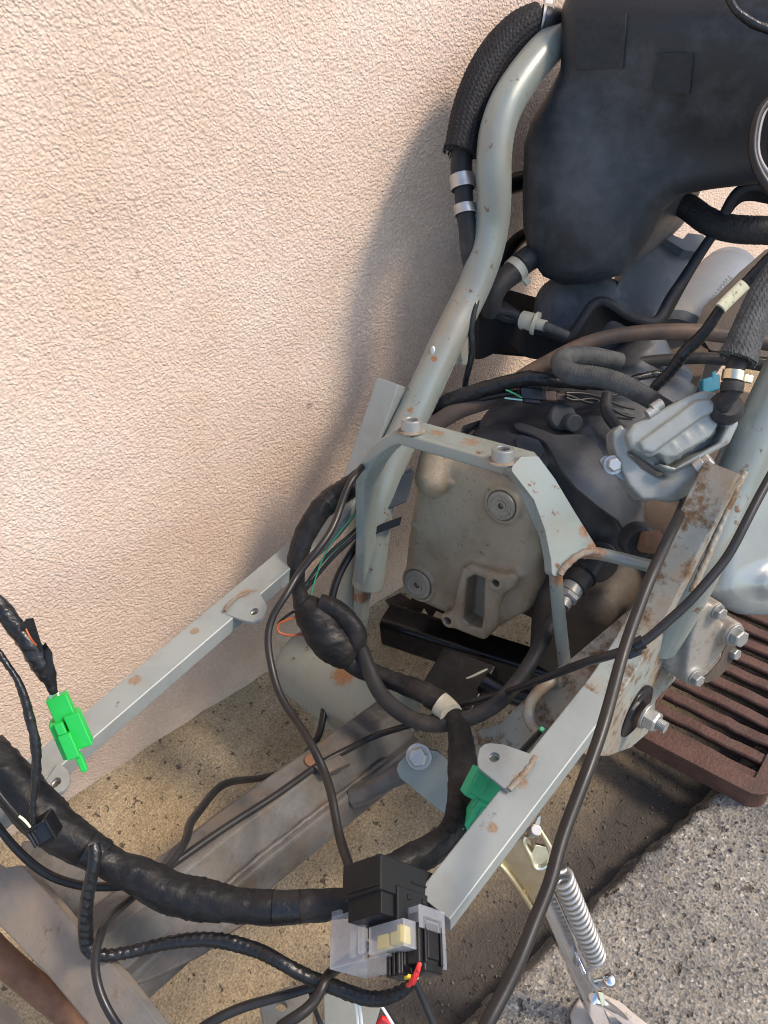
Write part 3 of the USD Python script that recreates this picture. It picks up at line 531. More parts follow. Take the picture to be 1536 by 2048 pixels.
# U shaped bracket over the cylinder head
YB = .50
def by(px, py): return Y(px, py, YB)
Lb, L1, L2, T2, T1 = D(722, 1232, .955), D(732, 1080, .876), D(733, 945, .830), by(806, 862), by(1052, 930)
path = [Lb, Lb * .5 + L1 * .5, L1, L2 + (0, 0, -.012)]
for k in range(1, 7):
    t = k / 7; A_, B_, C_ = L2 + np.array([0, 0, -.012]), L2 * .62 + T2 * .38 + np.array([-.006, 0, .010]), T2 + np.array([.006, 0, .001]); path.append((1 - t) ** 2 * A_ + 2 * t * (1 - t) * B_ + t * t * C_)
path += [T2 + (T1 - T2) * k for k in (.06, .25, .5, .75, .97)]
R1, R2 = by(1128, 1098), by(1133, 1150)
path += [T1 + (R1 - T1) * k for k in (.12, .4, .7, 1.0)]
brk = sweep(path, [(s, u) for s, u in rrect(.034, .013, .0035)], (0, -1, 0)) if False else None
def barsweep(path, depth, th, rad=.003):
    p = np.array(path); t = np.gradient(p, axis=0); t /= np.linalg.norm(t, axis=1, keepdims=True); dy = np.array([0, 1.0, -.25]); dy = unit(dy)
    prof = np.array(rrect(1.0, 1.0, .2)); dep = np.ones(len(p)) * depth; thk = np.ones(len(p)) * th; nrm = np.cross(t, dy); nrm /= np.linalg.norm(nrm, axis=1, keepdims=True)
    v = p[:, None] + prof[None, :, :1] * dep[:, None, None] * dy + prof[None, :, 1:] * (nrm * thk[:, None])[:, None]; m = len(prof)
    f = grid_faces(len(p), m); f = np.vstack([f[:, [0, 1, 2]], f[:, [0, 2, 3]]]); vv = v.reshape(-1, 3); n = len(vv); j = np.arange(m); k = (j + 1) % m; o = (len(p) - 1) * m
    vv = np.vstack([vv, v[0].mean(0), v[-1].mean(0)]); f = np.vstack([f, np.stack([k, j, np.full(m, n)], 1), np.stack([o + j, o + k, np.full(m, n + 1)], 1)])
    mm = trimesh.Trimesh(vv, f, process=False); mm.fix_normals(); return mm
brp = part(SC, 'bracket', barsweep(path, [.016, .018, .021, .026] + [.028, .030, .032, .034, .036, .037] + [.038] * (len(path) - 10), .0135), PAINT, 'grey U shaped bracket with rust spots over the cylinder head')
def onbar(px, py, lift=.0068):
    # point on the bracket's upper face
    a, b = T2, T1; dy = unit([0, 1.0, -.25]); n = np.cross(unit(b - a), dy); n = n if n[2] > 0 else -n
    return on(px, py, (a + n * lift, unit(n))), unit(n)
for px, py in ((823, 862), (1005, 922)):
    q, n = onbar(px, py); part(brp, 'threaded_boss', lathe([(.0095, -.002), (.0095, .010), (.0088, .0112), (.0058, .0112), (.0050, .010), (.0050, .001), (0, .001)], q, n, 28), CASTC)
    part(brp, 'rust_ring', lathe([(.0096, 0), (.0128, .0002), (.0122, .0007), (.0096, .0016), (.0096, 0)], q + n * .0003, n, 24), WELD)
# chamfered corner and gusset
gfp = fit([Y(1045, 915, YB - .006), Y(1075, 985, YB - .02), Y(1112, 1120, YB - .022), Y(1195, 1095, YB + .012), Y(1090, 905, YB + .012)])
part(brp, 'gusset', plate([(1020, 938), (1042, 914), (1076, 912), (1110, 958), (1150, 1025), (1192, 1092), (1190, 1104), (1160, 1104), (1128, 1128), (1118, 1152), (1104, 1152), (1102, 1120), (1090, 1060), (1068, 1000)], gfp, .010, [], .004), PAINT)
cg = [on(x, y, (gfp[0] + gfp[1] * .000, gfp[1])) for x, y in [(1106, 1150), (1118, 1150), (1140, 1122), (1172, 1104), (1192, 1104)]]
part(brp, 'weld_bead', tube([q + gfp[1] * .001 for q in cg[1:]], .0030, 10, .002, lumps(.5, 220, 21)), WELD)
part(brp, 'stay_rod', tube(DD((1165, 1106, .752), (1200, 1108, .75), (1260, 1122, .742), (1310, 1134, .73), (1332, 1135, .722), (1348, 1122, .712), (1358, 1095, .705), (1366, 1070, .70)), .0056, 16, .003), PAINT)
part(brp, 'stay_rod', tube(DD((1110, 1120, .755), (1112, 1160, .765), (1118, 1230, .785), (1128, 1320, .80), (1132, 1355, .80)), .0062, 16, .004), PAINT)

# flat plate inside the right rail, bent rod, rivet
ip = fit(DD((1130, 1345, .755), (1240, 1270, .735), (1060, 1440, .76), (1030, 1500, .76)))
ipp = part(SC, 'inner_plate', plate([(1267, 1212), (1137, 1322), (1108, 1340), (1075, 1372), (1000, 1448), (930, 1470), (900, 1500), (960, 1560), (1064, 1530), (1300, 1290)], ip, .004, [], .002), WORN)
part(ipp, 'rivet', disc(on(1121, 1362, ip), ip[1], .006, .004, 20, .6), WORN)
part(ipp, 'bent_rod', tube([on(x, y, (ip[0] + ip[1] * h, ip[1])) for x, y, h in [(1108, 1360, .002), (1088, 1374, .010), (1064, 1400, .012), (1058, 1430, .012), (1068, 1455, .012), (1086, 1472, .010)]], .0052, 14, .003), WORN)
# side plate under the right rail with engine mounting bolt
sdx = -.128
spx = (np.array([sdx, .4, .3]), unit([1, -.05, .0]))
sdp = part(SC, 'side_plate', plate([(1150, 1500), (1210, 1425), (1262, 1360), (1300, 1305), (1350, 1236), (1367, 1262), (1372, 1310), (1350, 1360), (1312, 1400), (1296, 1465), (1262, 1495), (1215, 1512), (1175, 1510)], (np.array([RX + .004, .4, .3]), unit([1, -.02, .0])), .004, [], .002), WORN, 'tan stained side plate under the rail')
bq = X(1270, 1420, RX + .006)
part(sdp, 'rubber_bush', lathe([(.0, 0), (.025, 0), (.027, .002), (.027, .005), (.022, .007), (0, .007)], bq - np.array([.002, 0, 0]), (1, -.1, 0), 36), BLACKP)
ba = unit([1, -.12, .05])
part(sdp, 'washer', disc(bq + ba * .010 + np.array([.0, .001, -.001]), ba, .0128, .003, 32), ZINC)
nut = part(sdp, 'nut', hexb(bq + ba * .013, ba, .0106, .011, .2), ZINC)
part(nut, 'thread', lathe([(0, 0)] + [((.0056 if k % 2 else .0050), .0006 * k) for k in range(16)] + [(0, .0096)], bq + ba * .023, ba, 24), CASTC)
# arm with the side stand's spring plate
arm = part(SC, 'arm', tube(DD((705, 1592, .83), (740, 1580, .825), (780, 1558, .82), (815, 1540, .815), (850, 1525, .81)), [.011, .0095, .0095, .012, .014], 18, .004), SPINE, 'short dirty arm welded to the spine')
app = fit(DD((838, 1513, .80), (800, 1545, .80), (890, 1640, .785), (890, 1530, .79)))
apl = part(arm, 'mounting_plate', plate([(793, 1540), (797, 1526), (815, 1508), (840, 1497), (874, 1502), (900, 1524), (935, 1560), (935, 1660), (898, 1636), (800, 1556)], app, .006, [], .003), PAINT)
part(apl, 'washer', disc(on(838, 1513, app), app[1], .0125, .002, 30, .3), ZINC)
part(apl, 'bolt', hexb(on(838, 1513, app) + app[1] * .002, app[1], .0095, .006, .4), ZINC)

# black cross member below the engine
cm0, cm1 = Z(775, 1248, .115), Z(1215, 1390, .115)
cmp_ = part(SC, 'cross_member', sweep([cm0, cm0 * .5 + cm1 * .5, cm1], rrect(.038, .046, .008), up), BLACKP)
bo = D(888, 1290, .93)
part(cmp_, 'box_bracket', boxax(bo, np.array([.062, .01, .0]), np.array([.006, -.06, -.012]), np.array([0, .006, -.035]), 0, 1, 0, 1, 0, 1, .004), BLACKP)
part(cmp_, 'bent_edge', PT((932, 1357, .866, 2), (950, 1350, .865, 3), (966, 1342, .865, 3), (975, 1338, .865, 2)), GOLD)
part(cmp_, 'lower_arm', tube(DD((965, 1360, .89), (1010, 1385, .885), (1060, 1400, .88)), .010, 14), BLACKP)
part(cmp_, 'toothed_gasket', plate([(770, 1200), (800, 1186), (820, 1200), (835, 1186), (845, 1205), (852, 1186), (870, 1200), (900, 1215), (892, 1230), (872, 1222), (862, 1238), (848, 1216), (832, 1240), (812, 1214), (795, 1216), (785, 1224)], (Y(830, 1205, .57), unit([.2, -1, .4])), .002), DARKM)
part(SC, 'bracket', plate([(900, 730), (906, 690), (918, 655), (928, 640), (936, 640), (936, 730)], fit(DD((905, 720, .885), (932, 645, .885), (936, 725, .90))), .003), PAINT, 'small grey bracket welded to the long tube')

# ------------------------------------------------------------------ engine
HF = Frame(Y(970, 1090, .552), [0.02, -math.cos(.24), math.sin(.24)])
face = HF.poly([(838, 908), (880, 905), (1000, 950), (1046, 976), (1062, 1045), (1070, 1120), (1066, 1185), (1044, 1232), (995, 1258), (900, 1240), (838, 1212), (806, 1196), (799, 1165), (808, 1080), (822, 990)])
flange = HF.poly([(921, 1140), (938, 1131), (1008, 1150), (1024, 1146), (1034, 1160), (1028, 1176), (1004, 1190), (996, 1212), (990, 1256), (967, 1282), (950, 1276), (889, 1252), (884, 1232), (902, 1220)], .012)
slot = HF.poly([(933, 1158), (948, 1150), (968, 1158), (966, 1225), (962, 1258), (940, 1252), (926, 1240), (928, 1200)], .012)
pr1, pr2 = HF.px(1002, 1012, .004), HF.px(834, 1170, .004); r1, r2 = HF.rad(1002, 1012, 31), HF.rad(834, 1170, 31)
dome0, dome1 = HF.px(857, 915, .01), HF.px(858, 962, .01)
nub = [HF.px(905, 966), HF.px(827, 1048)]
hol = [HF.px(992, 1166, .012), HF.px(896, 1241, .012)]
def headf(p):
    u, v, w = p[..., 0], p[..., 1], p[..., 2]
    d = sext(p, face, -.085, 0, .015); d = smin(d, sbox(p, (.016, .0, -.088), (.094, .088, .026), .022), .014)
    dome = scaps(p, (*dome0, -.012), (*dome1, .002), .0195); d = smin(d, dome, .005)
    for (a, b), r in ((pr1, r1), (pr2, r2)):
        d = smin(d, scyl(p, (a, b, -.03), (a, b, .0035), r + .0045, .003), .005); d = smax(d, -scyl(p, (a, b, .0005), (a, b, .03), r + .001, .001), .001)
    d = smin(d, sext(p, flange, -.03, .012, .004), .008)
    d = smax(d, -sext(p, slot, -.012, .04, .004), .003)
    for a, b in hol: d = smin(d, scyl(p, (a, b, -.03), (a, b, .0135), .0085, .002), .004); d = np.maximum(d, -scyl(p, (a, b, -.004), (a, b, .03), .0042, .0005))
    for a, b in nub: d = smin(d, np.linalg.norm(p - np.array([a, b, .0]), axis=-1) - .0038, .003)
    return d + .0006 * (meshkit.fbm(p * 60, 2, 31) - .5)
fp = np.array(face)
hm = snets(headf, (fp[:, 0].min() - .01, fp[:, 1].min() - .022, -.10), (fp[:, 0].max() + .012, fp[:, 1].max() + .012, .024), .0019)
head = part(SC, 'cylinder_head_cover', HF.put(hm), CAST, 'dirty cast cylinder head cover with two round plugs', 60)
for (a, b), r in ((pr1, r1), (pr2, r2)):
    o = HF.o + HF.u * a + HF.v * b + HF.n * -.001
    pg = part(head, 'plug', lathe([(0, 0), (r, 0), (r, .0042), (r * .96, .0052), (r * .74, .0056), (r * .70, .0048), (r * .36, .0046), (r * .34, .0058), (r * .22, .0058), (r * .20, .0012), (0, .0012)], o, HF.n, 40), PLUGM)
part(head, 'port_floor', HF.put(rbox((.010, .020, .004), .0018, (HF.px(952, 1190, .012)[0], HF.px(952, 1190, .012)[1], -.0105))), CASTC)
bq = HF.pt(817, 893, -.01)
part(head, 'bolt', [hexb(bq, HF.n + (0, .2, .5), .008, .010), cyl2(bq - HF.n * .03, bq, .007)], ZINC)
# cylinder and its black cowl
EX, EZ = -.335, .288
def shroudf(p):
    q = p.copy(); d = scyl(p, (EX, .62, EZ), (EX, .86, EZ), .104, .03); d = smin(d, sbox(p, (EX + .0, .74, EZ + .055), (.085, .11, .05), .03), .03)
    d = smin(d, scyl(p, (EX + .03, .66, EZ + .085), (EX + .02, .84, EZ + .115), .022, .01), .02)
    rib = np.abs(p[..., 1] - .655) - .006; rr_ = np.hypot(p[..., 0] - EX, p[..., 2] - EZ) - .110; d = smin(d, np.maximum(rib, rr_), .004)
    return d + .0015 * (meshkit.fbm(p * 25, 2, 33) - .5)
cowl = part(SC, 'engine_cowl', snets(shroudf, (EX - .12, .60, EZ - .12), (EX + .12, .90, EZ + .15), .004), COWLM, 'dusty black plastic cowl around the cylinder', 60)
def oncyl(px, py, R):
    v = ray(px, py); o = CAM; a = v[0] ** 2 + v[2] ** 2; b = 2 * ((o[0] - EX) * v[0] + (o[2] - EZ) * v[2]); c = (o[0] - EX) ** 2 + (o[2] - EZ) ** 2 - R * R; dd = b * b - 4 * a * c
    t = (-b - math.sqrt(max(dd, 0))) / (2 * a); return o + t * v
def curved(poly, R, thick=.003, step=7, lift=None):
    """sheet moulded over the cylinder"""
    P = Polygon(poly).buffer(-4).buffer(4); pts = []
    L = P.exterior.length; n = int(L / step); rim = [P.exterior.interpolate(k * L / n) for k in range(n)]; rim = [(q.x, q.y) for q in rim]
    x0, y0, x1, y1 = P.bounds; inn = [(x, y) for x in np.arange(x0, x1, step) for y in np.arange(y0, y1, step) if P.buffer(-step * .6).contains(Point(x, y))]
    from scipy.spatial import Delaunay
    A = np.array(rim + inn); T = Delaunay(A).simplices; T = np.array([t for t in T if P.buffer(.01).contains(Point(A[t].mean(0)))])
    top = np.array([oncyl(x, y, R + (lift(x, y) if lift else 0)) for x, y in A]); c = np.stack([np.full(len(top), EX), top[:, 1], np.full(len(top), EZ)], 1); n_ = top - c; n_ /= np.linalg.norm(n_, axis=1, keepdims=True)
    bot = top - n_ * thick; N = len(A); e = [(i, (i + 1) % n) for i in range(n)]
    F = np.vstack([T, T[:, ::-1] + N, [(a, b, b + N) for a, b in e], [(a, b + N, a + N) for a, b in e]]); m = trimesh.Trimesh(np.vstack([top, bot]), F, process=False); m.fix_normals(); return m
flap = [(1028, 842), (1052, 848), (1086, 860), (1110, 870), (1170, 868), (1222, 872), (1232, 905), (1240, 945), (1258, 1000), (1290, 1020), (1286, 1040), (1262, 1065), (1258, 1100), (1248, 1090), (1248, 1060), (1236, 1040), (1196, 1012), (1152, 976), (1120, 935), (1104, 905), (1090, 882), (1060, 866), (1030, 856)]
part(cowl, 'rubber_flap', curved(flap, .118, .003), COWLM, None, 40)
part(cowl, 'air_guide', curved([(925, 852), (960, 840), (1010, 846), (1040, 862), (1085, 885), (1100, 918), (1092, 940), (1040, 916), (960, 888), (920, 872)], .113, .003), COWLM, None, 40)
part(cowl, 'clip', curved([(1040, 868), (1078, 880), (1090, 902), (1078, 918), (1036, 900), (1030, 880)], .1165, .003), PLASTB, None, 40)
part(cowl, 'boss', [disc(D(1117, 835, .86), (.6, -.5, .6), .014, .014), disc(D(1134, 842, .855), (.7, -.5, .4), .009, .018)], PLASTB)
part(cowl, 'screw', disc(D(1138, 845, .842), (.7, -.5, .4), .004, .004), ZINC)
part(SC, 'lower_crankcase', [rbox((.17, .16, .10), .03, (-.32, .70, .165)), rbox((.10, .14, .16), .03, D(1185, 1215, .95))], DARKM, 'dark grimy lower half of the engine')
part(SC, 'crankcase', rbox((.13, .30, .16), .035, (-.22, .80, .24)), BROWNM, 'brown stained engine case behind the rail')
part(cowl, 'hinge_ear', [disc(D(1268, 1075, .815), (.75, -.6, .3), .017, .016), ], PLASTD)
part(SC, 'rusty_bolt', [hexb(D(1318, 1085, .80), unit(np.array([-.6, -.5, .2])), .011, .02), cyl2(D(1318, 1085, .80), D(1345, 1092, .81), .008)], RUSTM)
# spark plug cap and breather fitting at the engine's side
part(SC, 'plug_cap', [disc(D(1192, 1122, .865), (.55, -.75, .35), .0225, .004), cyl2(D(1190, 1112, .862), D(1163, 1152, .845), .0165, .0155), cyl2(D(1163, 1152, .845), D(1146, 1174, .838), .0135)], RUBBER, 'grey rubber plug cap beside the head cover')
part(SC, 'hose_fitting', [cyl2(D(1146, 1174, .838), D(1136, 1188, .834), .0115), hexb(D(1136, 1188, .834), unit(D(1125, 1206, .83) - D(1136, 1188, .834)), .0125, .006), cyl2(D(1133, 1193, .833), D(1122, 1212, .829), .0085)], CASTC)
# solenoid air valve
VF = Frame(D(1345, 890, .715), unit(np.array([.45, -.62, .64])))
vo = VF.poly([(1250, 872), (1262, 850), (1374, 792), (1404, 782), (1428, 786), (1470, 820), (1474, 850), (1456, 888), (1420, 908), (1345, 944), (1330, 940), (1290, 912), (1258, 896)])
vi = VF.poly([(1296, 916), (1312, 908), (1346, 916), (1418, 874), (1432, 852), (1428, 832), (1442, 832), (1448, 856), (1434, 886), (1348, 936), (1310, 926)])
vs_ = VF.poly([(1272, 886), (1384, 804), (1412, 800), (1428, 812), (1424, 826), (1400, 836), (1300, 908), (1280, 904)])
vf_ = VF.poly([(1230, 862), (1246, 846), (1262, 860), (1262, 905), (1290, 935), (1345, 965), (1352, 985), (1338, 1000), (1290, 1000), (1262, 970), (1244, 930), (1232, 890)])
vb = [VF.px(1352, 975), VF.px(1398, 940)]
def valvef(p):
    d = sext(p, vo, -.032, .006, .0035); d = smax(d, -sext(p, vi, -.016, .03, .002), .0015); d = smin(d, sext(p, vs_, -.01, .0115, .003), .001); d = smin(d, sext(p, vf_, -.045, -.008, .003), .002)
    d = smin(d, scaps(p, (*vb[0], -.014), (*vb[1], -.010), .0125), .006)
    a0, a1 = VF.px(1318, 908), VF.px(1420, 842); d = smin(d, scyl(p, (*a0, -.006), (*a1, -.006), .0125, .003), .0015)
    for k_ in (.25, .5, .75):
        e0 = np.array(a0) * (1 - k_) + np.array(a1) * k_; ex_ = unit(np.array([a1[0] - a0[0], a1[1] - a0[1], 0])); q_ = p - np.array([*e0, -.006]); ax_ = q_ @ ex_; d = smin(d, np.maximum(np.abs(ax_) - .0012, np.linalg.norm(q_ - ax_[..., None] * ex_, axis=-1) - .0135), .001)
    return d
vp = np.array(vo + vf_); vm = snets(valvef, (vp[:, 0].min() - .01, vp[:, 1].min() - .01, -.05), (vp[:, 0].max() + .012, vp[:, 1].max() + .012, .012), .0016)
valve = part(SC, 'air_valve', VF.put(vm), VALVM, 'grey cast metal solenoid valve beside the right tube', 60)
q = VF.pt(1234, 934, -.01); part(valve, 'ear', [VF.put(trimesh.creation.extrude_polygon(Polygon(VF.poly([(1198, 920), (1208, 912), (1226, 912), (1262, 950), (1250, 965), (1222, 946), (1204, 935)], -.02)), .006).apply_translation([0, 0, -.022]))], CASTC)
eb = VF.pt(1226, 930, -.014); bolt = part(valve, 'bolt', [disc(eb, VF.n, .0085, .002), hexb(eb + VF.n * .002, VF.n, .0062, .008)], ZINC)
eb = VF.pt(1406, 928, .0); ea = unit(VF.pt(1416, 922, .006) - VF.pt(1352, 966, -.006)); part(valve, 'bolt', [cyl2(eb - ea * .006, eb + ea * .002, .0095), hexb(eb + ea * .002, ea, .0068, .006)], ZINC)
for x, y in ((1294, 830), (1304, 818)): part(valve, 'screw', disc(D(x, y, .712), UPV * .5 + RGT * .8, .0045, .010), CASTC)
cap = part(valve, 'rubber_cap', [lathe([(0, 0), (.0145, 0), (.0145, .004), (.010, .010), (0, .010)], VF.pt(1450, 818, .004), VF.n + np.array([0, 0, .5]), 28), tube(DD((1450, 815, .70), (1452, 800, .695), (1462, 788, .69), (1466, 772, .688)), .0068, 16, .002)], RUBBER)
part(valve, 'blue_plug', boxax(D(1405, 790, .745), RGT * .016 + UPV * .005, UPV * .014, FWD * .01, 0, 1, 0, 1, 0, 1, .002), BLUEC)
part(valve, 'blue_plug', boxax(D(1424, 772, .745), RGT * .004 + UPV * .002, UPV * .012, FWD * .004, 0, 1, 0, 1, 0, 1, .001), BLUEC)
# silver crankcase cover at the right edge, water pump cover below it
CF = Frame(D(1490, 1080, .83), unit(np.array([.75, -.45, .45])))
co = CF.poly([(1440, 1150), (1450, 1060), (1480, 960), (1530, 860), (1640, 860), (1700, 1100), (1660, 1240), (1560, 1240), (1500, 1238), (1462, 1222), (1440, 1190)])
def coverf(p):
    d = sext(p, co, -.06, .0, .018); a, b = CF.px(1536, 1165), CF.px(1600, 1190); d = smin(d, scyl(p, (*a, -.03), (*a, .006), .012, .004), .008); return smin(d, scaps(p, (*CF.px(1450, 1180), -.02), (*CF.px(1560, 1150), .0), .010), .012)
cpn = np.array(co); part(SC, 'crankcase_cover', CF.put(snets(coverf, (cpn[:, 0].min() - .01, cpn[:, 1].min() - .01, -.07), (cpn[:, 0].max() + .01, cpn[:, 1].max() + .01, .02), .0035)), SILV, 'smooth silver engine side cover at the right edge', 60)
WF = Frame(D(1415, 1290, .80), unit(np.array([.88, -.40, .22])))
wo = WF.poly([(1398, 1222), (1420, 1206), (1442, 1226), (1446, 1262), (1462, 1280), (1438, 1318), (1408, 1352), (1380, 1362), (1372, 1350), (1380, 1290)])
wb_ = WF.poly([(1340, 1262), (1380, 1205), (1425, 1196), (1445, 1228), (1446, 1262), (1440, 1310), (1405, 1356), (1368, 1366), (1330, 1340)], -.02)
eb1, eb2, eb3, eb4 = WF.px(1430, 1220), WF.px(1456, 1262), WF.px(1384, 1352), WF.px(1464, 1305)
def pumpf(p):
    d = sext(p, wb_, -.07, -.012, .012); d = smin(d, sext(p, wo, -.03, 0, .003), .003)
    for e, r, h in ((eb1, .0085, .003), (eb2, .0125, .008), (eb3, .009, .003)): d = smin(d, scyl(p, (*e, -.03), (*e, h), r, .002), .004)
    return d
wpn = np.array(wb_ + wo); pump = part(SC, 'pump_cover', WF.put(snets(pumpf, (wpn[:, 0].min() - .012, wpn[:, 1].min() - .012, -.075), (wpn[:, 0].max() + .016, wpn[:, 1].max() + .012, .016), .0018)), PUMPM, 'grey and tan cast pump cover with hex bolts', 60)
for e, r, h0, h in ((eb1, .0062, .003, .007), (eb2, .0088, .008, .010), (eb3, .0062, .003, .008)):
    o = WF.o + WF.u * e[0] + WF.v * e[1] + WF.n * h0; part(pump, 'bolt', [hexb(o, WF.n, r, h), disc(o, WF.n, r * 1.25, .0015)], CASTC)
spf = (WF.pt(1440, 1340, -.012), unit(np.array([.9, -.3, .3])))
part(pump, 'bracket', plate([(1400, 1362), (1414, 1352), (1440, 1322), (1448, 1300), (1462, 1280), (1472, 1290), (1470, 1312), (1456, 1336), (1436, 1356), (1414, 1366)], spf, .004, [], .002), DARKM)
part(pump, 'bolt', [hexb(on(1466, 1306, spf), spf[1], .006, .006)], CASTC)

# ------------------------------------------------------------------ tank and what hangs below it
TF = Frame(Y(1250, 300, .80), unit(np.array([.10, -.97, .16])))
tp = TF.poly([(1120, -60), (1108, 20), (1110, 90), (1108, 140), (1082, 190), (1052, 240), (1036, 290), (1034, 380), (1036, 460), (1050, 520), (1078, 560), (1120, 578), (1180, 574), (1232, 558), (1266, 525), (1292, 480), (1310, 430), (1342, 402), (1400, 392), (1460, 385), (1530, 375), (1640, 350), (1760, 200), (1740, -60), (1500, -90), (1250, -85)])
topz = TF.px(1250, 6)[1]
bul = TF.px(1150, 440); hol1 = TF.px(1420, 330); sh = TF.px(1120, 265); up_ = TF.px(1300, 60)
def tankf(p):
    u, v, w = p[..., 0], p[..., 1], p[..., 2]
    d2 = spoly2(u, v, tp)
    # the front is gently domed, with a bulge low on the left and a shallow recess beside it
    f = .010 * np.exp(-(((u - bul[0]) / .06) ** 2 + ((v - bul[1]) / .075) ** 2)) - .018 * np.exp(-(((u - hol1[0]) / .09) ** 2 + ((v - hol1[1]) / .05) ** 2)) + .008 * np.exp(-(((u - sh[0]) / .028) ** 2 + ((v - sh[1]) / .03) ** 2)) + .002 * np.exp(-(((u - up_[0]) / .11) ** 2 + ((v - up_[1]) / .04) ** 2)) - .010 * np.clip((v - topz) / .03 + .8, 0, 3) ** 2
    r = .021; a = d2 + r; b = np.abs(w - (f - .10)) - .10 + r
    return np.minimum(np.maximum(a, b), 0) + np.hypot(np.maximum(a, 0), np.maximum(b, 0)) - r
tpn = np.array(tp)
tank = part(SC, 'fuel_tank', TF.put(snets(tankf, (tpn[:, 0].min() - .01, tpn[:, 1].min() - .01, -.21), (tpn[:, 0].max() + .01, tpn[:, 1].max() + .01, .04), .0045)), TANKM, 'big black blow moulded plastic fuel tank at the top right', 60)
def onsurf(fr, f, px, py, lift=0.0):
    a = .6
    for _ in range(40):
        q = D(px, py, a) - fr.o; l = np.array([[q @ fr.u, q @ fr.v, q @ fr.n]]); a += float(f(l)[0]) * .7
    return D(px, py, a)
def pad(poly, th=.003):
    P = Polygon(poly); x0, y0, x1, y1 = P.bounds; N = 8; a, b, c, d = [np.array(q, float) for q in poly]
    g = np.array([[onsurf(TF, tankf, *((a * (1 - s) + b * s) * (1 - t) + (d * (1 - s) + c * s) * t)) for s in np.linspace(0, 1, N)] for t in np.linspace(0, 1, N)])
    top = (g + TF.n * th).reshape(-1, 3); bot = (g - TF.n * .004).reshape(-1, 3); f = grid_faces(N, N, False); f = np.vstack([f[:, [0, 1, 2]], f[:, [0, 2, 3]]])
    rim = [i for i in range(N)] + [i * N + N - 1 for i in range(1, N)] + [(N - 1) * N + i for i in range(N - 2, -1, -1)] + [i * N for i in range(N - 2, 0, -1)]; K = N * N
    sd = [];
    for i, j in zip(rim, rim[1:] + rim[:1]): sd += [(i, j, j + K), (i, j + K, i + K)]
    m = trimesh.Trimesh(np.vstack([top, bot]), np.vstack([f, f[:, ::-1] + K, sd]), process=False); m.fix_normals(); return m
PADM = mat('foam_pad', (.007, .0075, .008), (.012, .012, .013), 60, .75, .9, 0, .6, 700, .0006)
part(tank, 'foam_pad', pad([(1154, 36), (1254, 28), (1248, 136), (1152, 138)]), PADM)
part(tank, 'foam_pad', pad([(1318, 106), (1388, 106), (1380, 188), (1308, 182)]), PADM)
nb = onsurf(TF, tankf, 1116, 46)
part(tank, 'hose_nipple', tube(DD((1086, 40, .828), (1102, 44, .83), (1130, 50, .845)), .013, 18), TANKM)
part(tank, 'hose_nipple', tube(DD((1038, 532, .915), (1056, 518, .92), (1085, 505, .93)), .0135, 18), TANKM)
# airbox duct, muffler, tray
t1 = fit(DD((1240, 560, .96), (1300, 470, .98), (1370, 540, .99), (1300, 640, .95)))
duct = part(SC, 'air_duct', plate([(1232, 575), (1262, 520), (1298, 472), (1318, 462), (1396, 500), (1372, 530), (1366, 562), (1318, 636), (1296, 642), (1240, 628), (1215, 610)], t1, .03, [], .008), DUCTM, 'flat dark blue grey plastic duct below the tank')
t2 = fit(DD((1298, 470, .975), (1325, 447, .99), (1408, 470, 1.0), (1396, 500, .985)))
part(duct, 'lip', plate([(1294, 474), (1302, 462), (1324, 447), (1345, 455), (1346, 470), (1366, 478), (1376, 466), (1408, 470), (1412, 482), (1398, 504), (1368, 500), (1318, 470)], t2, .014, [], .003), DUCTM)
def boxairf(p): return sbox(p, (0, 0, 0), (.054, .05, .05), .034) + .001 * (meshkit.fbm(p * 30, 2, 41) - .5)
AB = Frame(D(1160, 645, 1.0), unit(np.array([.35, -.7, .6])))
part(SC, 'airbox', AB.put(snets(boxairf, (-.065, -.06, -.06), (.065, .06, .06), .004)), DUCTM, 'dusty rounded airbox under the tank', 60)
part(SC, 'airbox_shadow_panel', plate([(960, 520), (1060, 560), (1180, 580), (1180, 700), (940, 720)], (D(1040, 620, 1.06), unit(np.array([.4, -.8, .4]))), .004), DARKM) if False else None
# moulded tray: front wall with a swept upper rim
rim = [(948, 612, .93), (985, 622, .92), (1033, 632, .917), (1050, 651, .915), (1090, 664, .915), (1131, 676, .915), (1156, 652, .915), (1182, 613, .915), (1200, 602, .915), (1222, 608, .915), (1252, 629, .92), (1292, 643, .92), (1314, 640, .92), (1336, 603, .92), (1366, 558, .918), (1400, 506, .912), (1436, 452, .90), (1470, 390, .88), (1500, 372, .87), (1545, 380, .86)]
low = [(946, 716, .95), (985, 708, .945), (1022, 692, .94), (1048, 712, .935), (1090, 720, .935), (1138, 716, .935), (1190, 678, .935), (1222, 642, .935), (1256, 655, .94), (1292, 664, .94), (1318, 664, .94), (1352, 612, .935), (1392, 540, .925), (1440, 464, .91), (1472, 414, .89), (1502, 402, .88), (1545, 410, .87)]
def strip(A, B, thick, step=.006):
    a, b = np.array(DD(*A)), np.array(DD(*B)); La = np.linspace(0, 1, len(a)); n = 90; s = np.linspace(0, 1, n); a, b = CubicSpline(La, a)(s), CubicSpline(np.linspace(0, 1, len(b)), b)(s)
    back = unit(np.array([-.45, .85, -.1])); ring_ = np.stack([a, b, b + back * thick, a + back * thick], 1); v = ring_.reshape(-1, 3); f = grid_faces(n, 4); f = np.vstack([f[:, [0, 1, 2]], f[:, [0, 2, 3]], [[0, 1, 2], [0, 2, 3]], [[4 * n - 4, 4 * n - 2, 4 * n - 3], [4 * n - 4, 4 * n - 1, 4 * n - 2]]])
    m = trimesh.Trimesh(v, f, process=False); m.fix_normals(); return m
tray = part(SC, 'moulded_tray', strip(rim, low, .004), PLAST, 'black moulded tray with a wavy rim under the tank', 30)
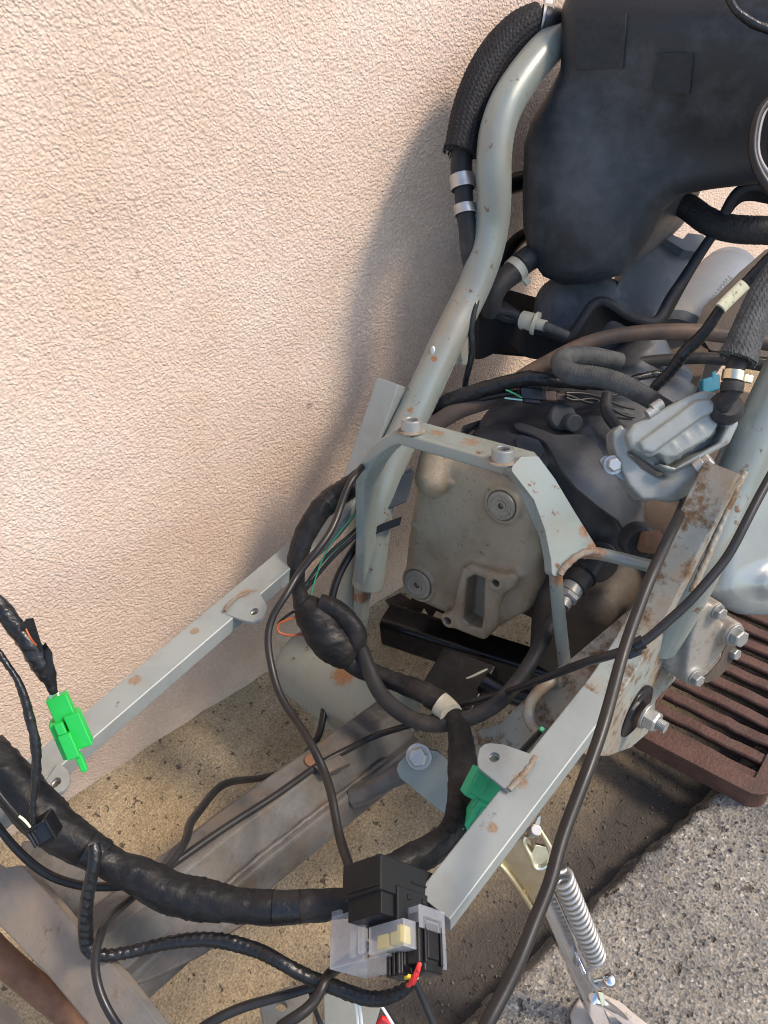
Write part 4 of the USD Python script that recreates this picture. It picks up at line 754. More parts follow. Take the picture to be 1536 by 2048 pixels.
shelf = [tuple(np.array(q) + np.array([6, -14, .045])) for q in rim]
part(tray, 'rim', tube(DD(*rim), .0052, 14, .005), PLASTD)
part(tray, 'ledge', plate([(948, 604), (960, 596), (1012, 604), (1040, 624), (1046, 644), (1010, 636), (980, 622)], fit(DD((948, 604, .925), (1012, 604, .935), (1046, 644, .915), (985, 620, .918))), .005, [], .002), PLASTD)
part(tray, 'inner_wall', plate([(950, 560), (1090, 600), (1140, 680), (1090, 712), (960, 700)], fit(DD((960, 580, 1.06), (1080, 620, 1.02), (1100, 700, .97), (960, 700, .99))), .004), PLAST)
part(tray, 'post', plate([(1184, 640), (1200, 622), (1206, 668), (1196, 692), (1178, 704)], fit(DD((1184, 640, .93), (1204, 630, .945), (1190, 700, .935))), .012), PLAST)
vlv = part(SC, 'check_valve', [cyl2(D(1045, 640, .918), D(1070, 646, .91), .010), cyl2(D(1068, 646, .91), D(1074, 648, .909), .0125), cyl2(D(1074, 648, .909), D(1092, 652, .905), .006)], PALE, 'pale nylon check valve on the tray')
part(SC, 'short_braided_hose', PT((1090, 652, .903, 8), (1110, 660, .90, 8), (1136, 672, .899, 8), step=.0008, sides=28, disp=weave(.0008, .005, 8)), BRAIDG)
# frame stay behind the tank on the left
part(SC, 'stay', tube(DD((1010, 372, .93), (1045, 362, .94), (1090, 350, .97)), .011, 14), PLAST)
part(SC, 'wiring_stay', tube(DD((960, 640, .95), (985, 560, .96), (1018, 500, .97), (1052, 470, .99)), .008, 12), PLAST)
# muffler: pale cylinder lying to the rear
m0, m1 = D(1352, 690, 1.06), D(1450, 563, 1.20)
md = unit(m1 - m0); MR = .043
mprof = [(0, 0), (MR * .8, 0), (MR, .008), (MR, np.linalg.norm(m1 - m0)), (MR * 1.01, np.linalg.norm(m1 - m0) + .002), (MR * 1.0, np.linalg.norm(m1 - m0) + .004), (MR * .96, np.linalg.norm(m1 - m0) + .024), (MR * .80, np.linalg.norm(m1 - m0) + .040), (0, np.linalg.norm(m1 - m0) + .046)]
muf = part(SC, 'muffler', lathe(mprof, m0, md, 56), MUFF, 'pale silver muffler with faint stamped characters')
mu = unit(np.cross(md, CAM - m0)); mv = np.cross(mu, md)
if mv @ (CAM - m0) < 0: mu, mv = -mu, -mv
tm = meshkit.text_mesh('02918/2016', .010, .0006); tm.apply_translation([-tm.bounds[:, 0].mean() + 0, -.004, 0])
v = np.array(tm.vertices); ang = (v[:, 1]) / MR - .10
side = np.cross(md, mv); side = side if side @ UPV > 0 else -side
tv = (m0 + md * (np.linalg.norm(m1 - m0) * .45))[None] + v[:, :1] * 1.15 * md + (MR + v[:, 2:3] * .4 + .0001) * (np.cos(ang)[:, None] * mv + np.sin(ang)[:, None] * side)
tmm = trimesh.Trimesh(tv, tm.faces, process=False); tmm.fix_normals(); part(muf, 'stamped_number', tmm, EMBOSS)
# dark plate in front of the muffler
part(SC, 'heat_guard', plate([(1390, 655), (1408, 612), (1436, 588), (1478, 545), (1530, 500), (1580, 480), (1580, 720), (1420, 700)], fit(DD((1390, 655, .98), (1480, 545, 1.0), (1560, 500, 1.02), (1560, 700, .95))), .004, [], .004), DARKM, 'dark rusty guard in front of the muffler')
part(SC, 'grey_case', plate([(1212, 756), (1240, 735), (1300, 712), (1372, 690), (1420, 690), (1400, 760), (1330, 775), (1250, 775)], fit(DD((1212, 756, .95), (1300, 712, .97), (1420, 700, .96), (1330, 775, .93))), .05, [], .006), BROWNM, 'tan grey case between the hoses')

# ------------------------------------------------------------------ hoses clamped to tank, engine and valve
def clampring(parent, p, q, r, w=.007, m=ZINC, ear=None):
    a = unit(np.asarray(q) - np.asarray(p)); c = np.asarray(p)
    parts = [ring(c - a * w / 2, a, r, .0011, w, 36)]
    u, v, n = basis(a); e = ear if ear is not None else unit(np.cross(a, FWD)); e = unit(e - a * (e @ a))
    parts.append(rbox((.004, .009, w * .8), .0008, c + e * (r + .003), (np.cross(a, e), e, a), 2))
    return part(parent, 'hose_clamp', parts, m)
hv = [(1080, 42, .838, 20), (1033, 69, .838, 20), (995, 112, .840, 20), (962, 167, .842, 20), (937, 228, .844, 20), (926, 300, .846, 21), (923, 330, .848, 22), (925, 362, .85, 21), (928, 395, .853, 18), (930, 420, .856, 19), (934, 450, .86, 18), (938, 490, .868, 18), (946, 540, .89, 18)]
vh = part(SC, 'sleeved_hose', PT(*hv, sides=24), RUBBER, 'thick hose in a frayed black braided sleeve beside the tank')
slv = [(1076, 43, .836, 33), (1040, 62, .836, 36), (995, 108, .838, 36), (962, 165, .840, 36), (939, 226, .842, 35), (928, 280, .843, 34), (923, 304, .844, 36)]
part(vh, 'braided_sleeve', PT(*slv, sides=110, step=.0007, disp=chevrons(.0011, .0048, 22), cap=True), BRAID, None, 50)
rr0 = np.random.default_rng(3); fr = []
for (px, py, dd, rad, ax_) in ((923, 304, .844, 36, D(923, 304, .844) - D(928, 280, .843)), (1076, 43, .836, 33, D(1076, 43, .836) - D(1040, 62, .836))):
    u, v, n = basis(ax_); c = D(px, py, dd); R0 = rad * dd / FPX
    for k in range(110):
        th = rr0.uniform(0, 2 * np.pi); q = c + (u * math.cos(th) + v * math.sin(th)) * R0 * rr0.uniform(.93, 1.02); d_ = unit(n + rr0.normal(0, .35, 3)); L_ = rr0.uniform(.0015, .0055)
        fr.append(tube([q - n * .002, q, q + d_ * L_ * .6, q + d_ * L_ + rr0.normal(0, .0006, 3)], [.00035, .00035, .0003, .0001], 4, smoothpath=False))
p_ = part(vh, 'frayed_ends', fr, BRAID); stage.GetPrimAtPath(p_).SetCustomDataByKey('kind', 'stuff')
clampring(vh, D(925, 365, .85), D(926, 372, .85), .0117, .0135, ZINC); clampring(vh, D(930, 420, .856), D(931, 427, .856), .0103, .0095, ZINC); clampring(vh, D(1092, 41, .832), D(1100, 42, .832), .0135, .010, ZINC)
part(vh, 'tape', PT((937, 472, .866, 20), (941, 500, .872, 20), (948, 540, .888, 20), disp=lumps(.05, 60, 3)), TAPEM)
eh = part(SC, 'elbow_hose', PT((1046, 525, .918, 23), (1034, 538, .912, 23), (1012, 556, .908, 23), (992, 578, .908, 22), (984, 604, .915, 20), (982, 625, .925, 20), sides=24), RUBBER, 'grey elbow hose under the tank nipple')
clampring(eh, D(1032, 539, .912), D(1022, 548, .911), .0127, .009, PALE)
# right sleeve and hose to the valve
rh = part(SC, 'sleeved_hose', PT((1590, 520, .70, 20), (1540, 575, .695, 20), (1508, 640, .692, 19), (1484, 705, .69, 19), (1471, 735, .69, 19), (1465, 775, .688, 19), sides=22), RUBBER, 'grey hose in a frayed sleeve running down to the metal valve')
part(rh, 'braided_sleeve', PT((1600, 505, .70, 30), (1545, 565, .695, 30), (1510, 630, .692, 30), (1488, 685, .69, 32), (1476, 716, .69, 37), sides=110, step=.0007, disp=chevrons(.0010, .0042, 20)), BRAIDG, None, 50)
fr = []; c = D(1475, 716, .69); ax_ = D(1475, 716, .69) - D(1488, 685, .69); u, v, n = basis(ax_)
for k in range(90):
    th = rr0.uniform(0, 2 * np.pi); q = c + (u * math.cos(th) + v * math.sin(th)) * 37 * .69 / FPX * rr0.uniform(.92, 1.03); d_ = unit(n + rr0.normal(0, .4, 3)); L_ = rr0.uniform(.001, .004)
    fr.append(tube([q - n * .002, q, q + d_ * L_ * .6, q + d_ * L_], [.0004, .0004, .0003, .0001], 4, smoothpath=False))
p_ = part(rh, 'frayed_end', fr, BRAIDG); stage.GetPrimAtPath(p_).SetCustomDataByKey('kind', 'stuff')
clampring(rh, D(1467, 752, .689), D(1465, 762, .689), .0080, .008, GOLD, RGT - UPV * .3)
part(rh, 'cuff', PT((1465, 766, .688, 23), (1463, 784, .688, 22), sides=24, smoothpath=False), RUBBER)
# braided loop to the valve
mh = part(SC, 'braided_hose', PT((1240, 722, .86, 15), (1195, 714, .845, 17), (1150, 711, .825, 18), (1122, 722, .805, 19), (1140, 746, .785, 20), (1180, 752, .775, 19), (1232, 764, .762, 19), (1280, 786, .75, 18), (1312, 806, .742, 17), sides=64, step=.0008, disp=weave(.0010, .0062, 14)), BRAIDG, 'grey braided hose folded back on itself above the engine', 50)
part(mh, 'hose_end', tube(DD((1308, 803, .74), (1325, 812, .735), (1340, 822, .73)), .0075, 16), RUBBER)
part(SC, 'coolant_hose', PT((1200, 745, .92, 12), (1260, 728, .92, 12), (1330, 720, .92, 12), (1400, 716, .915, 12), (1470, 722, .91, 12), (1550, 735, .90, 12), sides=18), RUBBER, 'dark hose behind the arching rubber hose')
part(SC, 'inner_panel', plate([(1190, 690), (1240, 676), (1330, 668), (1440, 668), (1450, 720), (1400, 790), (1300, 770), (1230, 735)], fit(DD((1190, 690, .99), (1330, 668, 1.0), (1450, 720, .96), (1300, 770, .95))), .004, [], .004), PLASTD, 'black inner panel between engine and tank')
# large hose from engine to rear
part(SC, 'coolant_hose', PT((838, 872, .88, 19), (880, 842, .875, 18), (930, 815, .872, 18), (985, 797, .87, 17), (1040, 758, .87, 16), (1100, 722, .87, 15), (1160, 692, .87, 15), (1230, 672, .87, 15), (1310, 664, .87, 16), (1390, 664, .87, 16), (1460, 672, .87, 16), (1560, 690, .87, 16), sides=26), RUBBERB, 'long dusty rubber hose arching over the engine')
part(SC, 'coolant_hose', PT((1215, 790, .84, 11), (1212, 815, .835, 12), (1222, 840, .83, 12), (1245, 862, .825, 12), (1275, 880, .82, 12), sides=18), RUBBER, 'short rubber hose curling behind the metal valve')
part(SC, 'breather_hose', PT((1122, 1212, .829, 15), (1105, 1240, .82, 15), (1091, 1268, .81, 15), (1070, 1310, .795, 15), (1040, 1356, .785, 15), (1000, 1402, .78, 16), (950, 1432, .78, 16), (900, 1446, .785, 17), (850, 1446, .795, 17), (800, 1424, .81, 17), (758, 1382, .825, 16), (733, 1325, .84, 15), (712, 1280, .85, 15), (682, 1248, .85, 15), (646, 1224, .855, 15), sides=24, disp=lumps(.02, 40, 6)), RUBBER, 'thick rubber hose looping down from the plug side of the engine')

# ------------------------------------------------------------------ side stand
st = part(SC, 'side_stand', sweep(DD((1088, 1790, .715), (1120, 1860, .735), (1160, 1952, .765), (1205, 2052, .80), (1240, 2130, .83)), rrect(.016, .012, .003), (.5, -.3, .8), True, .01), CHROME, 'chromed side stand leg with a coil spring')
g1 = fit(DD((1015, 1706, .70), (1100, 1736, .70), (1061, 1813, .72), (1000, 1729, .705)))
gpl = part(st, 'pivot_plate', plate([(1000, 1728), (1018, 1700), (1046, 1676), (1062, 1690), (1090, 1728), (1104, 1742), (1082, 1782), (1064, 1814)], g1, .005, [], .002), GOLD, 'yellow zinc pivot plate')
part(gpl, 'folded_edge', tube([on(x, y, (g1[0] + g1[1] * .002, g1[1])) for x, y in [(999, 1727), (1020, 1752), (1044, 1786), (1063, 1815)]], .0026, 8, .006), GOLD)
g2 = fit(DD((1050, 1690, .688), (1068, 1650, .685), (1105, 1710, .69), (1075, 1735, .692)))
part(st, 'spring_clip', [tube([on(x, y, g2) for x, y in [(1052, 1672), (1050, 1690), (1062, 1715), (1072, 1736), (1092, 1732), (1104, 1714), (1098, 1690), (1080, 1660)]], .0022, 8, .003), plate([(1062, 1712), (1072, 1690), (1092, 1694), (1102, 1714), (1092, 1730), (1074, 1734)], (g2[0] - g2[1] * .001, g2[1]), .003)], GOLD)
part(st, 'pin', [cyl2(D(1063, 1665, .69), D(1072, 1660, .678), .0046), disc(D(1072, 1660, .678), unit(D(1072, 1660, .668) - D(1063, 1665, .69)), .0042, .002), plate([(1068, 1652), (1076, 1634), (1082, 1630), (1080, 1648), (1076, 1656)], (D(1074, 1645, .69), -FWD), .002)], ZINC)
s0, s1 = D(1124, 1754, .690), D(1193, 1918, .735); sa = unit(s1 - s0); su, sv, _ = basis(sa); NC = 17
tt = np.linspace(0, 1, NC * 22); th = 2 * np.pi * NC * tt; cr = 19 * .71 / FPX
coil = s0[None] + sa[None] * (tt * np.linalg.norm(s1 - s0))[:, None] + cr * (np.cos(th)[:, None] * su + np.sin(th)[:, None] * sv)
sprg = part(st, 'spring', tube(coil, .00205, 9, smoothpath=False), ZINC, None, 60)
part(sprg, 'hook', tube([coil[-1], D(1188, 1930, .738), D(1178, 1938, .742), D(1176, 1950, .744), D(1184, 1966, .747), D(1196, 1974, .748), D(1206, 1966, .745)], .002, 9, .002), ZINC)
part(sprg, 'hook', tube([coil[0], D(1112, 1742, .69), D(1102, 1736, .69), D(1096, 1744, .69)], .002, 9, .002), ZINC)
bl = trimesh.creation.icosphere(3, .0062); bl.apply_translation(D(1219, 1962, .735)); part(st, 'ball_pin', [bl, cyl2(D(1190, 1968, .757), D(1217, 1963, .738), .0042, .0045)], CHROME)
part(st, 'foot_rod', tube(DD((1190, 2000, .772), (1212, 2010, .775), (1238, 2030, .785), (1268, 2060, .80)), .0042, 14, .004), CHROME)
part(st, 'stop_plate', plate([(1196, 1984), (1206, 1986), (1212, 2008), (1204, 2014)], (D(1204, 1998, .768), -FWD), .003), GOLD)
sto = Polygon([Z(x, y, .006)[:2] for x, y in [(1146, 2060), (1140, 2025), (1160, 1992), (1200, 1984), (1240, 2000), (1300, 2050), (1330, 2120), (1200, 2140)]]).buffer(-.006).buffer(.006)
oc = np.array(sto.centroid.coords[0]); spl = np.array(sto.exterior.coords)[:-1] - oc
stm = snets(lambda p: sext(p, spl, -.004, .006, .003) + .0025 * (meshkit.fbm(p * 45, 3, 51) - .5), (*(spl.min(0) - .006), -.008), (*(spl.max(0) + .006), .012), .0025); stm.apply_translation((*oc, 0))
single('flat_stone', stm, mat('pale_smooth_stone', (.36, .31, .27), (.43, .385, .34), 40, .8, .9, 0, .5, 300, .001, spots=(.2, .17, .14), sscale=60, slo=.58, shi=.7), 'pale flat stone under the chrome side stand', 'stone', smooth=60)

# ------------------------------------------------------------------ drain grate on the paving
GO = Z(1284, 1465, .030); GX = unit(np.array([1, -.01, 0])); GY = unit(np.array([.01, 1, 0]))
gr = thing('drain_grate', 'rusty brown cast iron drain grate with parallel slats at the right edge', 'grate', (GO[0] + .1, GO[1] + .12, 0))
GXW, GYL, GT = .165, .36, .026
u0, v0 = -.02, -.004
def gbox(x0, x1, y0, y1, z0, z1, r=.004):
    c = GO + GX * (x0 + x1) / 2 + GY * (y0 + y1) / 2; c[2] = (z0 + z1) / 2; return rbox((x1 - x0, y1 - y0, z1 - z0), r, c, (GX, GY, np.array([0, 0, 1.0])), 3)
fr_out = Polygon([(u0, v0), (u0 + GXW, v0), (u0 + GXW, v0 + GYL), (u0, v0 + GYL)]).buffer(-.02).buffer(.02)
fr_m = trimesh.creation.extrude_polygon(fr_out.difference(fr_out.buffer(-.013)), GT, engine='earcut'); fr_m = xf(fr_m, np.array([GO[0], GO[1], .001]), GX, GY, np.array([0, 0, 1.0]))
grf = part(gr, 'frame', fr_m, GRATE)
lipm = trimesh.creation.extrude_polygon(fr_out.buffer(.003).difference(fr_out.buffer(-.018)), .005, engine='earcut'); part(grf, 'lip', xf(lipm, np.array([GO[0], GO[1], .0275]), GX, GY, np.array([0, 0, 1.0])), GRATE)
yb = v0 + .024
while yb < v0 + GYL - .02:
    prof = [(-.0060, 0), (-.0078, .002), (-.0070, .006), (-.0045, .012), (.0045, .012), (.0070, .006), (.0078, .002), (.0060, 0)]
    p0, p1 = GO + GX * (u0 + .013) + GY * yb, GO + GX * (u0 + GXW - .013) + GY * yb; p0[2] = p1[2] = .0290
    n_ = 12; ppts = [p0 + (p1 - p0) * k / n_ + np.array([0, .0006 * rng.normal(), .0004 * rng.normal()]) for k in range(n_ + 1)]
    part(gr, 'slat', sweep(ppts, [(s, -u) for s, u in prof], up), GRATE); yb += .0262

# ------------------------------------------------------------------ wiring lying on and hanging from the frame
def TP(seed, a=.09, f=45, w=.0007, p=.011):
    def g(th, s, R):
        S, T = np.broadcast_arrays(s, th); c, d = np.cos(T), np.sin(T)
        q = np.stack([c * 1.1, d * 1.1, S * f], -1); out = a * R * (meshkit.fbm(q + seed * 7.3, 3, seed) - .5) * 2
        # creases run slantwise round the bundle
        k = np.stack([c * 1.6 + S * f * .9, d * 1.6, S * f * 1.6], -1); cr = 1 - np.abs(meshkit.fbm(k + seed * 3.1, 3, seed + 40) - .5) * 4; out = out + .55 * a * R * np.clip(cr, 0, 1) ** 2
        ph = S / p + T / (2 * np.pi) + 1.6 * meshkit.noise(np.stack([S * 18, S * 0 + seed, S * 0], -1), seed); gate = meshkit.noise(np.stack([S * 30, S * 0 + 3.3, c], -1), seed + 9)
        return out + w * (ph % 1.0) ** 2 * np.clip(gate * 2 - .5, 0, 1)
    return g
wh = thing('wiring_harness', 'thick tape wrapped main wiring harness snaking along the frame to the fuse box', 'wiring', (-.38, .35, 0))
part(wh, 'trunk', PT((-40, 1505, .60, 46), (0, 1543, .60, 46), (39, 1578, .60, 45), (80, 1625, .60, 46), (137, 1672, .60, 42), (187, 1704, .60, 34), (234, 1733, .60, 31), (289, 1757, .60, 36), (332, 1780, .60, 39), (391, 1797, .60, 38), (469, 1810, .60, 33), (547, 1816, .60, 33), (600, 1813, .60, 30), (680, 1806, .60, 28), (720, 1800, .60, 27), sides=40, step=.002, disp=TP(2, .13, 38, .0009, .016)), TAPEM, None, 50)
part(wh, 'tape_band', PT((548, 1816, .598, 33.5), (575, 1815, .598, 32.5), (602, 1813, .598, 31.5), sides=36, step=.002, disp=TP(4, .03, 60, .0005, .006)), TAPE, None, 50)
part(wh, 'tape_band', PT((176, 1698, .598, 37), (190, 1706, .598, 35), (206, 1716, .598, 34), sides=36, step=.002, disp=TP(5, .05, 60, .0009, .005)), TAPE, None, 50)
part(wh, 'trunk', PT((740, 1752, .62, 26), (792, 1733, .63, 27), (832, 1715, .64, 29), (872, 1694, .65, 29), (906, 1662, .665, 27), (921, 1610, .69, 27), (925, 1552, .715, 29), (923, 1500, .745, 26), (917, 1456, .775, 21), (905, 1432, .79, 21), (889, 1415, .80, 24), (862, 1393, .81, 22), (822, 1375, .825, 20), (775, 1357, .84, 18), (722, 1336, .85, 20), (690, 1312, .85, 20), (660, 1280, .85, 20), sides=40, step=.002, disp=TP(8, .10, 42, .0008, .015)), TAPEM, None, 50)
part(wh, 'pale_tape', PT((878, 1406, .798, 24.5), (890, 1416, .794, 24.5), (903, 1430, .785, 24), sides=30, step=.002, disp=TP(3, .04, 80, .0005, .006)), PALE)
part(wh, 'wrapped_junction', PT((604, 1205, .85, 20), (622, 1226, .85, 34), (645, 1256, .85, 42), (668, 1284, .85, 42), (690, 1308, .85, 36), (704, 1322, .85, 22), sides=36, step=.002, disp=TP(6, .12, 50, .0008, .02)), TAPEM, None, 50)
part(wh, 'taped_loop', PT((640, 1205, .845, 18), (672, 1220, .843, 20), (700, 1245, .842, 20), (715, 1275, .842, 19), (700, 1296, .846, 14), sides=28, step=.002, disp=TP(7, .08, 50, .0007, .014)), TAPEM, None, 50)
part(wh, 'trunk', PT((850, 838, .93, 14), (822, 866, .93, 16), (795, 890, .92, 18), (758, 925, .90, 20), (720, 957, .885, 20), (690, 980, .87, 21), (657, 1004, .85, 22), (632, 1032, .84, 22), (610, 1070, .835, 21), (596, 1112, .835, 20), (592, 1150, .84, 17), (598, 1182, .845, 14), (606, 1212, .85, 18), sides=36, step=.002, disp=TP(9, .12, 48, .0008, .015)), TAPEM, None, 50)
part(wh, 'tape_band', PT((664, 1000, .852, 22.5), (655, 1007, .848, 22.5), (648, 1014, .845, 22.5), sides=30, step=.0015, disp=TP(5, .03, 70, .0006, .005)), TAPE)
part(wh, 'taped_branch', PT((187, 1690, .575, 12), (189, 1720, .572, 12), (182, 1756, .572, 12), (172, 1812, .575, 13), (171, 1860, .578, 14), (177, 1896, .58, 14), (200, 1910, .58, 11), (254, 1905, .585, 11), (332, 1887, .59, 12), (410, 1879, .59, 13), (469, 1887, .588, 14), (527, 1906, .585, 14), (568, 1928, .58, 13), (612, 1952, .58, 14), (667, 1974, .575, 14), (726, 1994, .57, 14), (769, 1997, .568, 14), (810, 1980, .565, 12), (828, 1960, .562, 9), sides=28, step=.0012, disp=TP(11, .10, 90, .0009, .0055)), TAPE, None, 50)
part(wh, 'upper_branch', PT((840, 840, .90, 14), (880, 812, .885, 15), (920, 794, .87, 16), (965, 780, .86, 16), (1008, 767, .85, 15), (1060, 757, .84, 14), (1110, 762, .84, 12), (1165, 768, .845, 10), (1215, 772, .85, 8), (1262, 760, .855, 7), (1330, 748, .86, 7), sides=30, step=.002, disp=TP(13, .12, 50, .001, .02)), TAPE, None, 50)
part(wh, 'upper_branch', PT((836, 856, .905, 8), (880, 826, .885, 8), (930, 806, .87, 8), (985, 792, .86, 7), (1035, 786, .85, 6)), TAPE)
for k, (dx, dy) in enumerate(((0, 0), (7, 5), (-6, 7), (3, 12))):
    part(wh, 'wire', PT((720 + dx, 1048 + dy, .875, 3.2), (690 + dx, 1078 + dy, .865, 3.2), (657 + dx, 1108 + dy * 1.2, .858, 3.2), (630 + dx, 1142 + dy, .855, 3.2), (610, 1170 + dy, .853, 3)), (CABLE, CABLE, GREENW, CABLEB)[k])
part(wh, 'wire', PT((738, 1000, .87, 1.6), (700, 1040, .862, 1.6), (662, 1088, .855, 1.6), (640, 1130, .853, 1.6), (622, 1190, .85, 1.6)), GREENW)
part(wh, 'wire', PT((612, 1222, .85, 2.5), (580, 1238, .845, 2.5), (556, 1250, .845, 2.5), (556, 1262, .845, 2.5), (575, 1270, .846, 2.5), (612, 1268, .85, 2.5)), ORANGEW)
part(wh, 'wire', PT((612, 1216, .852, 3), (590, 1222, .85, 3), (568, 1236, .85, 3), (556, 1248, .85, 3)), CABLE)
part(wh, 'wire', PT((722, 1075, .905, 8), (700, 1110, .90, 8), (678, 1150, .895, 8), (664, 1195, .89, 8), (662, 1230, .885, 8)), CABLE)
# upper connector joined to the branch
uc = D(1042, 786, .84); A_ = D(1090, 790, .84) - uc; B_ = UPV * .012 - RGT * .001; C_ = FWD * .012
part(wh, 'connector', [boxax(uc, A_, B_, C_, 0, 1, -.45, .5, 0, 1, .0015), boxax(uc, A_, B_, C_, .1, .8, -.75, -.4, .1, .8, .001), boxax(uc, A_, B_, C_, .05, .9, .5, .62, .2, .8, .0006)], BLACKP)
part(wh, 'connector', [boxax(uc, A_, B_, C_, 1.0, 1.5, -.42, .42, .1, .9, .0015), boxax(uc, A_, B_, C_, 1.5, 1.95, -.3, .3, .2, .8, .001), boxax(uc, A_, B_, C_, 1.2, 1.7, .42, .58, .3, .7, .0006)], mat('brown_black_plastic', (.04, .025, .018), (.06, .035, .025), 20, .4, .5, bevel=.0008))
for k, (a_, b_, c_) in enumerate(((0, -6, 4), (4, 9, -8), (9, 2, 16))): part(wh, 'wire', PT((1132, 786 + a_, .838, 3), (1158, 790 + a_ + b_ * .6, .842, 3), (1188, 797 + b_, .848, 3), (1222, 800 + c_, .855, 3), (1268, 812 + c_ * 1.4, .865, 3)), CABLE)
part(wh, 'wire', PT((1012, 780, .845, 1.8), (1026, 786, .842, 1.8), (1044, 796, .838, 1.8)), GREENW)
part(wh, 'wire', PT((1010, 796, .85, 1.8), (1026, 798, .846, 1.8), (1044, 800, .84, 1.8)), TEALW)
# dark connector pair behind the bracket's left leg
k0 = D(752, 998, .872); A_ = D(822, 972, .866) - k0; B_ = UPV * .022 + RGT * .006; C_ = FWD * .012
B_ = B_ * 1.5
kc = part(wh, 'connector', [boxax(k0, A_, B_, C_, .4, 1, -.5, .5, 0, 1, .002), boxax(k0, A_, B_, C_, 0, .42, -.38, .40, .1, .9, .002), boxax(k0, A_, B_, C_, .2, .9, .5, .62, .3, .7, .0008)], PLASTB)
part(wh, 'connector', [boxax(k0 - UPV * .011 + RGT * .003, A_, B_, C_, .0, .8, -.8, -.52, .2, .9, .001)], PLAST)
part(wh, 'wire', PT((770, 965, .91, 4), (782, 940, .915, 4), (800, 918, .92, 4), (815, 900, .925, 4)), TEALW if False else CABLE)

# fuse box on the right rail's end
fb = thing('fuse_box', 'black fuse box in a frosted clear holder at the end of the right rail', 'fuse box', D(780, 1830, .58))
def v3(dx, dy, dd, d=.54): return (dx * RGT - dy * UPV) * d / FPX + FWD * dd * d / FPX
FA, FB, FC = v3(117, 82, 93), v3(-82, 51, 58), v3(0, 67, -59)          # right, left and down edges seen from the nearest upper corner
fo = D(761, 1705, .562)
def fbx(*q): return boxax(fo, FA, FB, FC, *q)
fbb = part(fb, 'relay_block', [fbx(0, 1, 0, 1, 0, .82, .0015), fbx(.05, .95, .05, .9, .8, 1.3, .001)], PLAST)
low_ = part(fb, 'relay_block', [fbx(.27, 1.03, -.04, .72, .60, 1.62, .0015), fbx(.20, .30, .06, .66, .86, .94, .0004)], PLAST)
part(fbb, 'rib', [fbx(-.012, .0, .05, .85, .66, .72, .0003), fbx(.55, 1.0, -.014, .0, .38, .44, .0003)], PLAST)
for a in (.45, .72): part(low_, 'slot_clip', fbx(a, a + .05, -.055, -.04, .74, .86, .0003), BLACKP)
hp = part(fb, 'frosted_holder', [fbx(.30, .325, .86, 1.74, .86, 2.02, .0006), fbx(.30, .95, 1.70, 1.74, .86, 2.02, .0006), fbx(.30, .95, .25, 1.74, 1.98, 2.02, .0006), fbx(.30, .36, 1.50, 1.74, .74, .88, .0006)], FROST)
part(hp, 'latch', fbx(.24, .30, 1.02, 1.13, .78, 1.92, .0008), FROST); part(hp, 'latch', fbx(.22, .29, .76, .89, .66, 1.90, .0008), FROST)
part(hp, 'fuse_cover', [fbx(.24, .262, -.22, .64, 1.38, 1.96, .0006), fbx(.24, .52, -.22, -.195, 1.38, 1.96, .0006), fbx(.24, .52, .615, .64, 1.38, 1.96, .0006), fbx(.24, .52, -.22, .64, 1.93, 1.96, .0006)], FROST)
part(hp, 'fuse', [fbx(.275, .46, -.10, .16, 1.46, 1.84, .001), fbx(.275, .46, .20, .48, 1.50, 1.88, .001)], YELLOW)
part(hp, 'strap', [fbx(.45, .92, -.325, -.295, 1.02, 1.52, .0006), fbx(.45, .475, -.30, .02, 1.04, 1.40, .0006), fbx(.86, .92, -.33, -.29, 1.52, 2.25, .0006)], FROST)
cn = [fbx(.46, .90, -.27, .40, 1.16, 2.22, .0012), fbx(.40, .66, .05, .44, 1.74, 2.42, .0012), fbx(.56, .88, -.27, .05, 1.7, 2.36, .0012)]
cp = part(fb, 'connector', cn, BLACKP)
for b in (.12, .23, .34): part(cp, 'rib', tube([fo + FA * .40 + FB * b + FC * 1.8, fo + FA * .40 + FB * b + FC * 2.40], .0014, 10, smoothpath=False), BLACKP)
part(cp, 'release_tab', [fbx(.60, .80, -.305, -.27, 1.35, 2.1, .0005), fbx(.54, .575, -.325, -.27, 1.28, 2.2, .0005), fbx(.82, .855, -.325, -.27, 1.28, 2.2, .0005), fbx(.54, .855, -.325, -.27, 1.25, 1.30, .0005)], BLACKP)
for a, b, m_ in ((.53, .10, YELLOW), (.60, .02, WHITEW)): part(cp, 'seal', disc(fo + FA * a + FB * b + FC * 2.38, FC, .0022, .0025), m_)
part(cp, 'wire', PT((840, 1926, .525, 5), (834, 1942, .522, 5), (825, 1960, .525, 5), (815, 1970, .545, 4)), REDW)
part(cp, 'wire', PT((838, 1940, .52, 3), (832, 1958, .53, 3), (827, 1968, .54, 3)), REDW)
part(cp, 'wire', PT((828, 1958, .545, 6), (840, 1985, .545, 7), (853, 2015, .545, 7), (872, 2060, .545, 7)), CABLE)
for x0, x1 in ((706, 716), (713, 724)): part(fb, 'wire', PT((x0, 1985, .585, 3), (x0 + 6, 2010, .59, 3), (x1, 2055, .595, 3)), WHITEW)
part(fb, 'wire', PT((757, 2004, .58, 3), (772, 2026, .585, 3), (790, 2056, .59, 3)), WHITEW); part(fb, 'wire', PT((762, 2002, .583, 3), (779, 2026, .588, 3), (800, 2056, .592, 3)), CABLE)
part(fb, 'red_sleeve', PT((758, 2052, .60, 8), (768, 2040, .60, 9), (778, 2056, .60, 9)), REDW)

